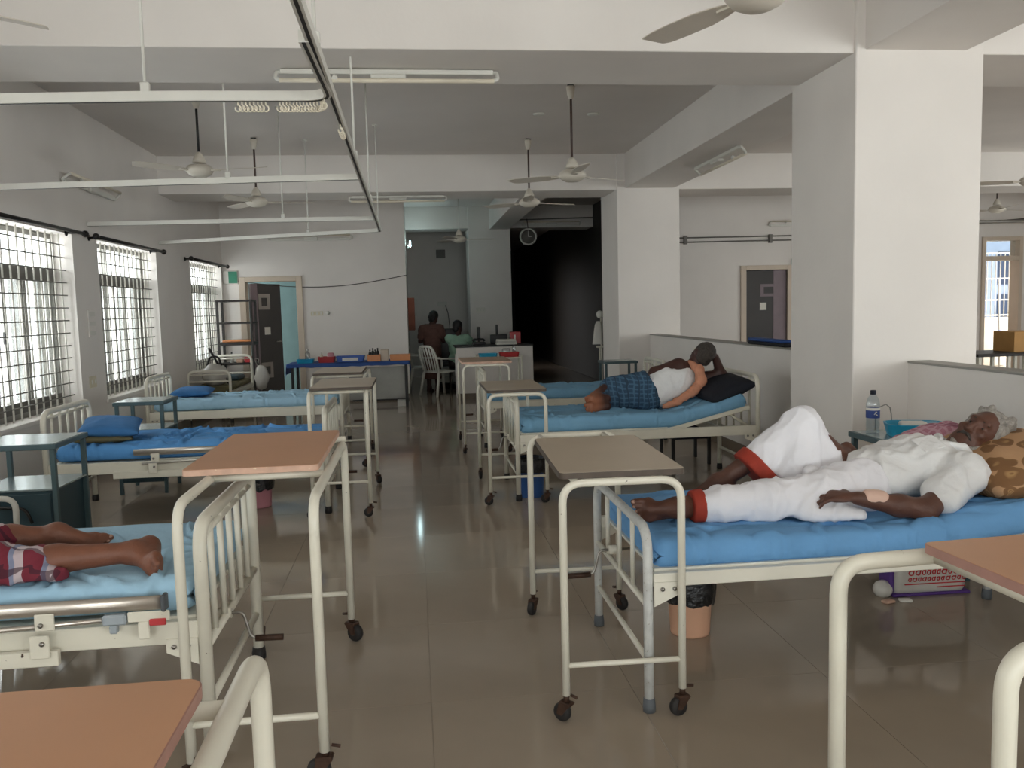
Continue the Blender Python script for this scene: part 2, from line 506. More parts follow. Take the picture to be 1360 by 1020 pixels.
def half_wall(y0, y1):
    w = struct(MB().box(3.15, 3.29, y0, y1, 0, 1.075).build('wall_half', 'wall'))
    MB().rbox(3.142, 3.30, y0, y1, 1.075, 1.09, 0.003, 1).build('coping', 'cap', w)
    return w
half_wall(-1.2, 5.06)
half_wall(5.95, 11.04)
def baseboard(name, *b):
    return struct(MB().rbox(*b, 0.003, 1).build(name, 'skirting'))
baseboard('baseboard_half', 3.138, 3.15, 5.95, 11.04, 0, 0.1)
baseboard('baseboard_half', 3.138, 3.15, -1.2, 5.06, 0, 0.1)
baseboard('baseboard_left', -3.12, -3.108, -4.1, 14.36, 0, 0.1)
baseboard('baseboard_far', -1.84, -0.125, 14.366, 14.378, 0, 0.07)
baseboard('baseboard_column', 2.756, 2.769, 5.06, 5.95, 0, 0.1)
baseboard('baseboard_column', 2.706, 2.719, 11.04, 12.0, 0, 0.1)

# ------------------------------------------------------------------ windows in the left wall
WH = (0.67, 2.27)
hbar_me = vbar_me = None
def left_window(n, ya, yb):
    global hbar_me, vbar_me
    W = yb - ya
    fr = MB()
    x0, x1 = -0.235, -0.175
    z0, z1 = WH
    fr.box(x0, x1, 0, 0.045, z0, z1); fr.box(x0, x1, W - 0.045, W, z0, z1)
    fr.box(x0, x1, 0.045, W - 0.045, z1 - 0.045, z1); fr.box(x0, x1, 0.045, W - 0.045, z0, z0 + 0.05)
    o = struct(fr.build('window_%d' % n, 'window_alu', None, (-3.12, ya, 0)))
    MB().box(-0.25, -0.15, 0.045, W - 0.045, 1.835, 1.955).build('transom', 'window_dark', o)
    MB().box(-0.25, -0.16, 0.045, W - 0.045, 0.72, 0.81).build('bottom_rail', 'window_dark', o)
    MB().box(-0.235, -0.18, W * 0.36, W * 0.36 + 0.06, 1.955, z1 - 0.045).build('mullion', 'window_alu', o)
    for k, y in enumerate((0.045, W * 0.18, W * 0.30, W * 0.36, W * 0.50, W * 0.635, W * 0.70, W * 0.84, W - 0.095)):
        MB().box(-0.232 + 0.03 * (k % 2), -0.205 + 0.03 * (k % 2), y, y + 0.055, 0.81, 1.835).build('sash_stile', 'window_alu', o)
    for y in (W * 0.48, ):
        MB().box(-0.20, -0.185, y, y + 0.03, 1.3, 1.4).build('latch', 'black', o)
    for (a, b, za, zb) in ((0.045, W * 0.36, 1.955, z1 - 0.045), (W * 0.36 + 0.06, W - 0.045, 1.955, z1 - 0.045), (0.05, W * 0.33, 0.81, 1.835), (W * 0.33, W * 0.66, 0.81, 1.835), (W * 0.66, W - 0.05, 0.81, 1.835)):
        MB().box(-0.214, -0.210, a, b, za, zb).build('pane', 'glass', o)
    for a, b in ((W * 0.06, W * 0.17), (W * 0.33, W * 0.42), (W * 0.55, W * 0.63), (W * 0.79, W * 0.86), (W * 0.9, W * 0.96)):
        MB().box(-0.198, -0.195, a, b, 0.82, 1.83).build('pane', 'glass_dusty', o)
    if hbar_me is None:
        hbar_me = MB().tube([(0, 0, 0), (0, W, 0)], 0.0055, 6).mesh('grille_bar')
        vbar_me = MB().tube([(0, 0, z0), (0, 0, z1)], 0.0085, 6).mesh('grille_bar')
    for k in range(13):
        link('grille_bar', hbar_me, 'bar_dark', o, (-0.075, 0, 0.785 + k * 0.1155))
    nb = 14
    for k in range(nb):
        link('grille_bar', vbar_me, 'bar_white', o, (-0.09, W * (k + 0.5) / nb, 0))
    MB().rbox(-0.16, 0.02, -0.02, W + 0.02, z0 - 0.03, z0 + 0.004, 0.004, 1).build('window_sill', 'wall', o)
    return o
for i, (a, b) in enumerate(LEFT_WINDOWS): left_window(i + 1, a, b)
def plain_window(n, T0, W, z0, z1):
    fr = MB()
    fr.box(0, 0.05, -0.03, 0.03, z0, z1, T0); fr.box(W - 0.05, W, -0.03, 0.03, z0, z1, T0)
    fr.box(0.05, W - 0.05, -0.03, 0.03, z0, z0 + 0.05, T0); fr.box(0.05, W - 0.05, -0.03, 0.03, z1 - 0.05, z1, T0)
    fr.box(W / 2 - 0.03, W / 2 + 0.03, -0.03, 0.03, z0 + 0.05, z1 - 0.05, T0)
    o = struct(fr.build('window_%d' % n, 'window_alu'))
    MB().box(0.05, W / 2 - 0.03, -0.003, 0.003, z0 + 0.05, z1 - 0.05, T0).build('pane', 'glass', o)
    MB().box(W / 2 + 0.03, W - 0.05, -0.003, 0.003, z0 + 0.05, z1 - 0.05, T0).build('pane', 'glass', o)
n = 7
for a, b in BACK_WINDOWS + RBACK_WINDOWS:
    plain_window(n, T((a, -4.3, 0)), b - a, 0.65, 2.55); n += 1
for a, b in RIGHT_WINDOWS:
    plain_window(n, T((12.25, a, 0), rz=PI / 2), b - a, 0.7, 2.3); n += 1

def curtain_rod(ya, yb, label):
    t = thing('curtain_rod', label, 'curtain rod', (-3.0, 0, 2.272), 0, 'curtain rods over the grilled windows')
    MB().tube([(0, ya, 0), (0, yb, 0)], 0.017, 10).build('rod', 'rod', t)
    for y, s in ((ya, -1), (yb, 1)):
        MB().lathe([(0.0, -0.02), (0.017, -0.015), (0.03, 0.005), (0.032, 0.02), (0.024, 0.038), (0.0, 0.046)], 12, T((0, y, 0), rx=-s * PI / 2)).build('finial', 'rod', t)
        MB().tube([(-0.118, y - s * 0.12, 0.0), (0, y - s * 0.12, 0)], 0.01, 8).lathe([(0.03, 0), (0.03, 0.008), (0.0, 0.008)], 12, T((-0.12, y - s * 0.12, 0), ry=PI / 2)).build('bracket', 'rod', t)
curtain_rod(5.95, 8.24, 'dark curtain rod over the grilled window beside the teal locker with a curved handle')
curtain_rod(8.54, 10.7, 'dark curtain rod over the grilled window between two wall pillars, middle one')
curtain_rod(12.0, 14.22, 'short dark curtain rod over the grilled window next to the metal shelf rack')

# ------------------------------------------------------------------ doors
# left doorway: peach frame, dark panelled leaf standing ajar, teal wall of the room behind
d1 = MB()
d1.rbox(-2.86, -2.76, 14.34, 14.6, 0, 2.10, 0.004, 1); d1.rbox(-1.94, -1.84, 14.34, 14.6, 0, 2.10, 0.004, 1)
d1.rbox(-2.76, -1.94, 14.34, 14.6, 2.02, 2.10, 0.004, 1)
d1 = struct(d1.build('door_1', 'frame_peach'))
lf = MB().rbox(0, 0.74, -0.02, 0.02, 0.01, 2.0, 0.004, 1).build('door_leaf', 'door_dark', d1, (-2.75, 14.62, 0), (0, 0, 1.0))
MB().box(0.0, 0.16, -0.026, -0.0205, 0.01, 2.0).build('inlay_strip', 'door_mauve', lf)
for z, sz in ((1.56, 0.24), (0.38, 0.24)):
    q = MB(); a, b = 0.18, 0.46
    for (x0, x1, za, zb) in ((a, b, z, z + 0.06), (a, b, z + sz - 0.04, z + sz + 0.03), (a, a + 0.07, z + 0.06, z + sz - 0.04), (b - 0.07, b, z + 0.06, z + sz - 0.04)):
        q.box(x0, x1, -0.026, -0.0205, za, zb)
    q.build('inlay_square', 'door_inlay', lf)
MB().box(0.30, 0.44, -0.024, -0.0205, 1.13, 1.26).build('notice', 'paper', lf)
MB().tube(fillet([(0.66, -0.021, 1.0), (0.66, -0.06, 1.0), (0.54, -0.06, 1.0)], 0.02), 0.009, 8).build('handle', 'steel', lf)
wall_x('wall_side_room', 16.0, 16.1, -3.37, -0.33, SLAB, [], 'teal_wall')
# right doorway
d2_ = MB()
d2_.rbox(5.76, 5.86, 14.36, 14.62, 0, 2.12, 0.004, 1); d2_.rbox(6.62, 6.72, 14.36, 14.62, 0, 2.12, 0.004, 1)
d2_.rbox(5.86, 6.62, 14.36, 14.62, 2.04, 2.12, 0.004, 1)
d2_ = struct(d2_.build('door_2', 'frame_peach'))
lf = MB().rbox(5.865, 6.615, 14.42, 14.46, 0.01, 2.035, 0.004, 1).build('door_leaf', 'door_dark', d2_)
MB().box(6.38, 6.614, 14.412, 14.4195, 0.01, 2.03).build('inlay_strip', 'door_mauve', lf)
q = MB()
for (x0, x1, za, zb) in ((6.14, 6.38, 1.74, 1.79), (6.14, 6.38, 1.57, 1.62), (6.14, 6.20, 1.62, 1.74)): q.box(x0, x1, 14.412, 14.4195, za, zb)
q.build('inlay_square', 'door_mauve', lf)
MB().box(6.13, 6.25, 14.414, 14.4195, 1.33, 1.46).build('notice', 'paper', lf)
# balcony doorway with fixed light above
d3 = MB()
d3.rbox(10.35, 10.42, 14.36, 14.62, 0, 2.55, 0.004, 1); d3.rbox(11.08, 11.15, 14.36, 14.62, 0, 2.55, 0.004, 1)
d3.rbox(10.42, 11.08, 14.36, 14.62, 2.48, 2.55, 0.004, 1); d3.rbox(10.42, 11.08, 14.36, 14.62, 2.12, 2.2, 0.004, 1)
d3 = struct(d3.build('door_3', 'frame_peach'))
MB().box(10.42, 11.08, 14.48, 14.486, 2.2, 2.48).build('pane', 'glass', d3)
wall_x('wall_balcony', 16.4, 16.6, 9.0, 14.0, 1.02, [], 'plastic_cream')
gr = thing('balcony_grille', 'white painted steel grille standing on the balcony parapet outside the far doorway', 'grille', (12.2, 16.5, 1.02))
for k in range(13):
    MB().cyl((-0.6 + k * 0.1, 0, 0), (-0.6 + k * 0.1, 0, 1.35), 0.012, n=6).build('grille_bar', 'bar_white', gr)
for z in (0.03, 0.35, 0.8, 1.2, 1.33):
    MB().box(-0.62, 0.62, -0.012, 0.012, z, z + 0.03).build('grille_rail', 'bar_white', gr)
mo = thing('mop', 'white handled mop leaning on the balcony parapet beyond the doorway', 'mop', (11.75, 15.75, 0))
MB().cyl((-0.196, -0.294, 0.0), (0.28, 0.42, 1.82), 0.017, n=8).build('handle', 'plastic_white', mo)
MB().rbox(-0.04, 0.04, -0.03, 0.03, 0.66, 0.78, 0.01, 2).build('grip', 'tray_blue', mo)
bd = thing('house', 'pale building with dark windows across the road beyond the balcony', 'building', (17.6, 24, 0))
MB().box(-3, 3, 0, 4, 0, 3.2).build('wall', 'building', bd)
for x in (-2.2, -1.0, 0.2, 1.4):
    for z in (0.5, 1.8):
        MB().box(x, x + 0.7, -0.03, 0.0, z, z + 1.0).build('window', 'building_dark', bd)

# ------------------------------------------------------------------ wall fittings
def sign(loc, label, w=0.19, h=0.26):
    t = thing('wall_sign', label, 'sign', loc)
    MB().rbox(-w, w, -0.02, 0.0, -h / 2, h / 2, 0.004, 1).build('plate', 'green_sign', t)
    return t
s1 = thing('exit_sign', 'green sign on the far wall above the metal shelf rack beside the doorway', 'sign', (-2.99, 14.379, 2.10))
MB().rbox(-0.12, 0.12, -0.03, 0, -0.11, 0.11, 0.004, 1).build('casing', 'clear_bag', s1)
MB().rbox(-0.03, 0.11, -0.036, -0.0301, -0.095, 0.095, 0.002, 1).build('panel', 'green_sign', s1)
s2 = thing('exit_sign', 'green sign on the far wall beside the top of the dark notice-bearing door', 'sign', (6.86, 14.399, 2.12))
MB().rbox(-0.16, 0.12, -0.03, 0, -0.11, 0.11, 0.004, 1).build('panel', 'green_sign', s2)
def plate(label, loc, rz, w, h, mat='ivory_switch', name='switch_plate', cat='switch'):
    t = thing(name, label, cat, loc, rz)
    MB().rbox(-w / 2, w / 2, -0.012, 0, -h / 2, h / 2, 0.003, 1).build('plate', mat, t)
    nb = max(1, int(w / 0.06))
    for k in range(nb):
        x = -w / 2 + w * (k + 0.5) / nb
        MB().rbox(x - 0.012, x + 0.012, -0.017, -0.0121, -0.018, 0.018, 0.002, 1).build('rocker', 'plastic_white', t)
    return t
plate('small ivory switch plate on the far wall above the blue table', (-1.62, 14.379, 1.47), 0, 0.2, 0.07)
rk = thing('regulator_knob', 'round white regulator knob beside the switch plate above the blue table', 'knob', (-1.44, 14.379, 1.475))
MB().lathe([(0.035, 0), (0.035, 0.01), (0.024, 0.02), (0.022, 0.035), (0.0, 0.035)], 14, T(rx=PI / 2)).build('knob', 'plastic_white', rk)
plate('ivory socket plate on the window wall pillar low beside the blue pillow bed', (-3.119, 8.5, 0.88), PI / 2, 0.16, 0.11, name='socket_plate', cat='socket')
t = thing('medical_gas_panel', 'white framed outlet panel on the pillar between two grilled windows', 'wall panel', (-3.119, 8.57, 1.44), PI / 2)
MB().rbox(-0.09, 0.09, -0.012, 0, -0.13, 0.13, 0.003, 1).build('plate', 'wall', t)
for z in (0.09, 0.0, -0.09): MB().rbox(-0.07, 0.07, -0.018, -0.0121, z - 0.02, z + 0.02, 0.003, 1).build('outlet', 'bar_white', t)
plate('pale socket plate on the station pillar above the counter', (1.3, 16.599, 1.45), 0, 0.18, 0.1, 'paper', 'socket_plate', 'socket')
tag(MB().tube([(-3.0 + 2.9 * k / 20, 14.36, 2.06 - 0.16 * math.sin(PI * (k / 20)) + 0.02 * (k / 20)) for k in range(21)], 0.006, 6).build('cable', 'wire'), 'thin dark cable sagging across the far wall above the blue table', 'cable')
pp = thing('conduit_pair', 'pair of thin grey pipes running level across the far wall beyond the half wall', 'pipe', (0, 14.36, 2.54))
for z in (0.0, 0.075): MB().tube([(3.81, 0, z), (7.6, 0, z + 0.02)], 0.012, 6).build('pipe', 'bar_dark', pp)
for x in (4.75, 6.3): MB().rbox(x - 0.03, x + 0.03, -0.02, 0.036, -0.03, 0.12, 0.004, 1).build('clamp', 'bar_dark', pp)
pp = thing('conduit', 'thin dark conduit along the beam at the mouth of the dark corridor', 'pipe', (0, 16.60, 3.2))
MB().tube([(1.95, 0, 0), (3.59, 0, 0.03)], 0.012, 6).build('pipe', 'bar_dark', pp)
t = thing('pipe_run', 'pale pipe running level under the ceiling of the ward beyond the near column', 'pipe', (0, 13.9, 2.78))
MB().tube([(9.0, 0, 0), (12.095, 0, 0)], 0.03, 8).build('pipe', 'window_alu', t)
MB().tube([(9.2, 0.1, -0.06), (12.095, 0.1, 0.12)], 0.02, 8).build('pipe', 'wire', t)
for i, (x, y) in enumerate(((1.35, 8.78), (1.92, 8.78))):
    t = thing('ceiling_rose', 'small round blank cover on the ceiling slab behind the longer fan rod', 'ceiling cap', (x, y, SLAB), 0, 'round covers on the ceiling')
    MB().lathe([(0.06, 0), (0.06, -0.012), (0.045, -0.02), (0.0, -0.02)], 20).build('cap', 'plastic_white', t)
ck = thing('wall_clock', 'round white wall clock hanging in the corridor mouth beside the station pillar', 'clock', (2.22, 16.1, 2.83))
MB().tube([(0.15 * math.cos(a * PI / 12), 0, 0.15 * math.sin(a * PI / 12)) for a in range(24)], 0.018, 8, closed=True).build('rim', 'plastic_white', ck)
MB().lathe([(0.148, 0), (0.148, 0.01), (0, 0.01)], 24, T((0, 0.012, 0), rx=PI / 2)).build('dial', 'bar_dark', ck)
MB().box(-0.006, 0.006, -0.008, -0.004, 0, 0.11).box(0, 0.075, -0.008, -0.004, -0.006, 0.006).build('hands', 'plastic_white', ck)
MB().tube([(0, 0.01, 0.15), (-0.02, 0.01, 0.34)], 0.008, 6).build('hanger', 'wire', ck)

# ------------------------------------------------------------------ tube lights
def tube_light(label, loc, rz, L=1.26, rx=0.0, lit=False, drop=True):
    """batten along local x; rx=0 hangs below a soffit, rx=-90deg is fixed to a wall facing -y"""
    t = thing('tube_light', label, 'tube light', loc, rz, 'fluorescent tube lights')
    t.rotation_euler = (rx, 0, rz)
    MB().rbox(-L / 2, L / 2, -0.022, 0.022, -0.035, -0.004, 0.004, 1).build('batten', 'plastic_white', t)
    for s in (-1, 1):
        MB().tube(fillet([(s * L / 2, 0, -0.02), (s * (L / 2 + 0.025), 0, -0.02), (s * (L / 2 + 0.025), -0.05, -0.075), (s * (L / 2 - 0.03), -0.06, -0.085)], 0.03, 4), 0.013, 8).build('end_holder', 'plastic_white', t)
    MB().rbox(-0.11, 0.11, -0.04, 0.03, -0.065, -0.036, 0.006, 1).build('choke_box', 'plastic_white', t)
    MB().cyl((-0.33, -0.035, -0.06), (-0.33, -0.075, -0.075), 0.018, n=10).build('starter', 'plastic_white', t)
    MB().cyl((-L / 2 + 0.0, -0.06, -0.085), (L / 2 - 0.0, -0.06, -0.085), 0.014, n=12).build('tube', 'tube_on' if lit else 'plastic_cream', t)
    return t
tube_light('unlit tube light on the underside of the wide beam over the aisle', (-0.11, 5.5, 3.012), 0, 1.33)
tube_light('unlit tube light under the far cross beam near the station opening', (-0.16, 11.35, 3.005), 0, 1.22)
tube_light('unlit tube light on the window wall above the curtain rods', (-3.118, 8.75, 2.74), PI / 2, 1.3, -PI / 2)
tube_light('unlit tube light high on the far wall above the blue table', (-1.66, 14.378, 2.70), 0, 1.3, -PI / 2)
tube_light('unlit tube light under the long beam joining the two square columns', (3.22, 8.7, 3.02), PI / 2, 1.3)
tube_light('unlit tube light hanging at the mouth of the dark corridor', (2.75, 16.618, 3.09), 0, 1.1, -PI / 2)
tube_light('unlit tube light on the far wall above the pair of pipes', (6.9, 14.398, 2.82), 0, 1.2, -PI / 2)
tube_light('glowing tube light on the side wall of the nurse station', (-0.118, 16.0, 2.66), PI / 2, 1.2, -PI / 2, lit=True)

# ------------------------------------------------------------------ ceiling fans
def fan(label, x, y, z, a0, R=0.62, rod='fan_rod'):
    t = thing('ceiling_fan', label, 'fan', (x, y, z), a0, 'white ceiling fans')
    top = SLAB - z
    MB().cyl((0, 0, 0.11), (0, 0, top - 0.02), 0.011, n=10).build('downrod', rod, t)
    MB().lathe([(0.0, top - 0.13), (0.02, top - 0.13), (0.032, top - 0.09), (0.042, top - 0.02), (0.03, top - 0.015), (0.0, top - 0.015)], 16).build('canopy', 'fan_white', t)
    MB().box(-0.03, 0.03, -0.01, 0.01, top - 0.03, top).build('hook_clamp', 'black', t)
    MB().lathe([(0.012, 0.17), (0.03, 0.15), (0.055, 0.10), (0.06, 0.075), (0.03, 0.07)], 18).build('rod_cover', 'fan_white', t)
    MB().lathe([(0.0, -0.055), (0.06, -0.05), (0.10, -0.03), (0.125, 0.0), (0.125, 0.015), (0.10, 0.045), (0.05, 0.06), (0.0, 0.062)], 28).build('motor_housing', 'fan_white', t)
    for k in range(3):
        b = MB()
        prof = [(0.14, 0.030), (0.2, 0.045), (0.3, 0.06), (0.45, 0.062), (R - 0.06, 0.058), (R, 0.045)]
        vs = []; fs = []
        for i, (r, w) in enumerate(prof):
            tw = 0.2
            off = 0.02 if i == len(prof) - 1 else 0
            for sgn, dz in ((-1, -0.0025), (1, -0.0025), (1, 0.0025), (-1, 0.0025)):
                vs.append((r + (off if sgn > 0 else -off), sgn * w, dz + sgn * w * tw))
        for i in range(len(prof) - 1):
            for q in range(4):
                fs.append((i * 4 + q, i * 4 + (q + 1) % 4, (i + 1) * 4 + (q + 1) % 4, (i + 1) * 4 + q))
        fs.append((0, 3, 2, 1)); e = (len(prof) - 1) * 4; fs.append((e, e + 1, e + 2, e + 3))
        b.add(vs, fs)
        bl = b.build('blade', 'fan_blade', t, (0, 0, 0), (0, 0, k * 2 * PI / 3))
        MB().box(0.09, 0.2, -0.02, 0.02, -0.008, 0.006).build('blade_bracket', 'fan_white', bl)
    return t
fan('ceiling fan hanging over the grey table at the second bed on the column side', 1.47, 7.64, 2.67, 0.5)
fan('ceiling fan in front of the far cross beam on the column side', 1.41, 10.06, 2.73, 0.35)
fan('ceiling fan over the window-side beds with a black downrod', -1.89, 8.03, 2.8, -0.3, rod='black')
fan('ceiling fan near the far cross beam on the window side', -1.74, 9.97, 2.76, 0.15)
fan('ceiling fan nearest the wide beam over the old man in white', 1.38, 3.28, 2.69, 2.0)
fan('ceiling fan nearest the wide beam over the plaid-clad person', -1.92, 3.35, 2.69, 0.72)
fan('ceiling fan in the nurse station with a white rod', 0.80, 14.4, 2.66, 0.05, 0.6, 'plastic_white')
fan('ceiling fan in the ward beyond the half wall', 6.75, 8.6, 2.72, 2.9)
fan('ceiling fan deep in the ward beyond the half wall', 9.3, 12.6, 2.85, 0.3)

# ------------------------------------------------------------------ curtain tracks hung from the slab
TZ = 2.40
def track(label, pts, r, hangers, hooks=(), z=TZ):
    t = thing('curtain_track', label, 'curtain track', (0, 0, z), 0, 'ceiling hung curtain tracks')
    path = fillet([(x, y, 0) for x, y in pts], r, 8)
    m = MB(); s = MB()
    def ribbon(mb, w, za, zb):
        vs = []; fs = []
        for i, p in enumerate(path):
            a = path[max(0, i - 1)]; b = path[min(len(path) - 1, i + 1)]
            d = (b - a).normalized(); nr = Vector((-d.y, d.x, 0))
            for sg, zz in ((-1, za), (1, za), (1, zb), (-1, zb)): vs.append(p + nr * w * sg + Vector((0, 0, zz)))
        for i in range(len(path) - 1):
            for q in range(4): fs.append((i * 4 + q, i * 4 + (q + 1) % 4, (i + 1) * 4 + (q + 1) % 4, (i + 1) * 4 + q))
        e = (len(path) - 1) * 4
        fs += [(0, 3, 2, 1), (e, e + 1, e + 2, e + 3)]
        mb.add(vs, fs)
    ribbon(m, 0.016, -0.018, 0.022)
    m.build('rail', 'plastic_white', t)
    ribbon(s, 0.006, -0.0195, -0.0181)
    s.build('runner_slot', 'black', t)
    for x, y in hangers:
        h = MB().cyl((x, y, 0.05), (x, y, SLAB - z - 0.012), 0.007, n=8).lathe([(0.03, 0), (0.03, -0.012), (0.007, -0.014)], 12, T((x, y, SLAB - z))).build('hanger_rod', 'plastic_white', t)
        MB().rbox(x - 0.018, x + 0.018, y - 0.014, y + 0.014, 0.015, 0.06, 0.004, 1).build('clip', 'plastic_white', h)
    hk = None
    for x, y in hooks:
        if hk is None:
            hk = MB().tube([(0, 0, -0.018), (0, 0, -0.032)] + [(0.012 * math.sin(a), 0, -0.046 + 0.013 * math.cos(a)) for a in [0.3 + 0.7 * k for k in range(8)]], 0.0035, 5).mesh('hook')
        link('hook', hk, 'plastic_cream', t, (x, y, 0), (0, 0, random.uniform(-0.6, 0.6)))
    return t
hk = [(-0.70 + 0.016 * k, 3.70, ) for k in range(8)] + [(-0.53 + 0.014 * k, 3.70) for k in range(12)] + [(-0.36 + 0.006 * k, 3.69 - 0.012 * k) for k in range(4)]
track('white curtain track with plastic hooks curving into the aisle rail above the brown topped table', [(-3.11, 3.86), (-1.0, 3.70), (-0.318, 3.69), (-0.33, 2.9)], 0.12, [(-1.07, 3.705)], hk)
track('long white curtain rail with a dark slot running down the aisle side', [(-0.29, 0.3), (-0.355, 9.75)], 0.1, [(-0.308, 3.05), (-0.325, 5.25), (-0.337, 7.2), (-0.35, 9.3)], [(-0.318, 4.15 + 0.03 * k) for k in range(6)], TZ + 0.004)
track('white curtain track crossing to the window wall over the second window-side bed', [(-3.11, 6.22), (-0.345, 5.85)], 0.1, [(-1.22, 5.96)])
track('white curtain track ending on the window wall between the two curtain rods', [(-3.11, 8.64), (-0.365, 8.45)], 0.1, [(-1.24, 8.5)])
track('white curtain track farthest down the ward, in front of the far cross beam', [(-3.11, 10.95), (-0.37, 9.72)], 0.1, [(-1.19, 10.09)])
# ================================================================== furniture
def fbm(p, s, o=3):
    return noise.fractal(Vector(p) * s, 1.0, 2.0, o)

def mattress_mesh(L, W, thk, z0, hinge=None, ang=0.0, seed=0.0, wr=0.008, over=0.0, rnd=0.05):
    """sheeted mattress as a bent rounded slab with soft wrinkles; local x from foot to head"""
    nx, per = 170, []
    hw, hh = W / 2, thk / 2
    r = min(rnd, hh * 0.95)
    def seg(a, b, n): return [(a[0] + (b[0] - a[0]) * k / n, a[1] + (b[1] - a[1]) * k / n) for k in range(n)]
    def arc(cx, cy, a0, n): return [(cx + r * math.cos(a0 + PI / 2 * k / n), cy + r * math.sin(a0 + PI / 2 * k / n)) for k in range(n)]
    per += seg((hw, -hh + r), (hw, hh - r), 3) + arc(hw - r, hh - r, 0, 5)
    per += seg((hw - r, hh), (-hw + r, hh), 64) + arc(-hw + r, hh - r, PI / 2, 5)
    per += seg((-hw, hh - r), (-hw, -hh + r), 3) + arc(-hw + r, -hh + r, PI, 3)
    per += seg((-hw + r, -hh), (hw - r, -hh), 4) + arc(hw - r, -hh + r, 1.5 * PI, 3)
    n = len(per); vs = []; fs = []
    def bend(x, y, z):
        if hinge is None or x < hinge: return (x, y, z0 + hh + z)
        t = min(1.0, (x - hinge) / 0.12)
        a = ang * (t * 0.5 if t < 1 else 1 - 0.06 / max(x - hinge, 0.06))
        d = x - hinge
        return (hinge + d * math.cos(a) - (z + hh) * math.sin(a), y, z0 + d * math.sin(a) + (z + hh) * math.cos(a))
    for i in range(nx + 1):
        x = L * i / nx
        e = min(x, L - x)
        sh = 0.0 if e > r else r - math.sqrt(max(0, r * r - (r - e) ** 2))
        for (y, z) in per:
            sy = y * (1 - sh * 0.5 / hw); sz = z - (sh * 0.75 if z > 0 else -sh * 0.4)
            w = 0.0
            if z > -hh * 0.6:
                w = fbm((x + seed, y * 0.8, seed), 2.3) * wr
                for sx_, sy_, sd_ in ((0.9, 2.6, 3.0), (1.7, 1.2, 9.0)):
                    q_ = abs(noise.noise(Vector((x * sx_ + seed, y * sy_, sd_ + seed)) * 2.2))
                    w += wr * (1.1 * math.exp(-(q_ / 0.045) ** 2) - 0.9 * math.exp(-((q_ - 0.07) / 0.04) ** 2))
                w *= min(1.0, e / 0.09)
                if z > hh * 0.9: sz += w
                else: sy += math.copysign(w * 0.9, y)
            vs.append(bend(x, sy, sz))
    for i in range(nx):
        for k in range(n):
            l = (k + 1) % n
            fs.append((i * n + k, i * n + l, (i + 1) * n + l, (i + 1) * n + k))
    mb = MB().add(vs, fs, True)
    for i, sg in ((0, -1), (nx, 1)):
        ring = [vs[i * n + k] for k in range(n)]
        c = sum((Vector(v) for v in ring), Vector()) / n
        mb.add(ring + [c + Vector((sg * 0.004, 0, 0))], [((k + 1) % n, k, n) if sg < 0 else (k, (k + 1) % n, n) for k in range(n)], False)
    return mb

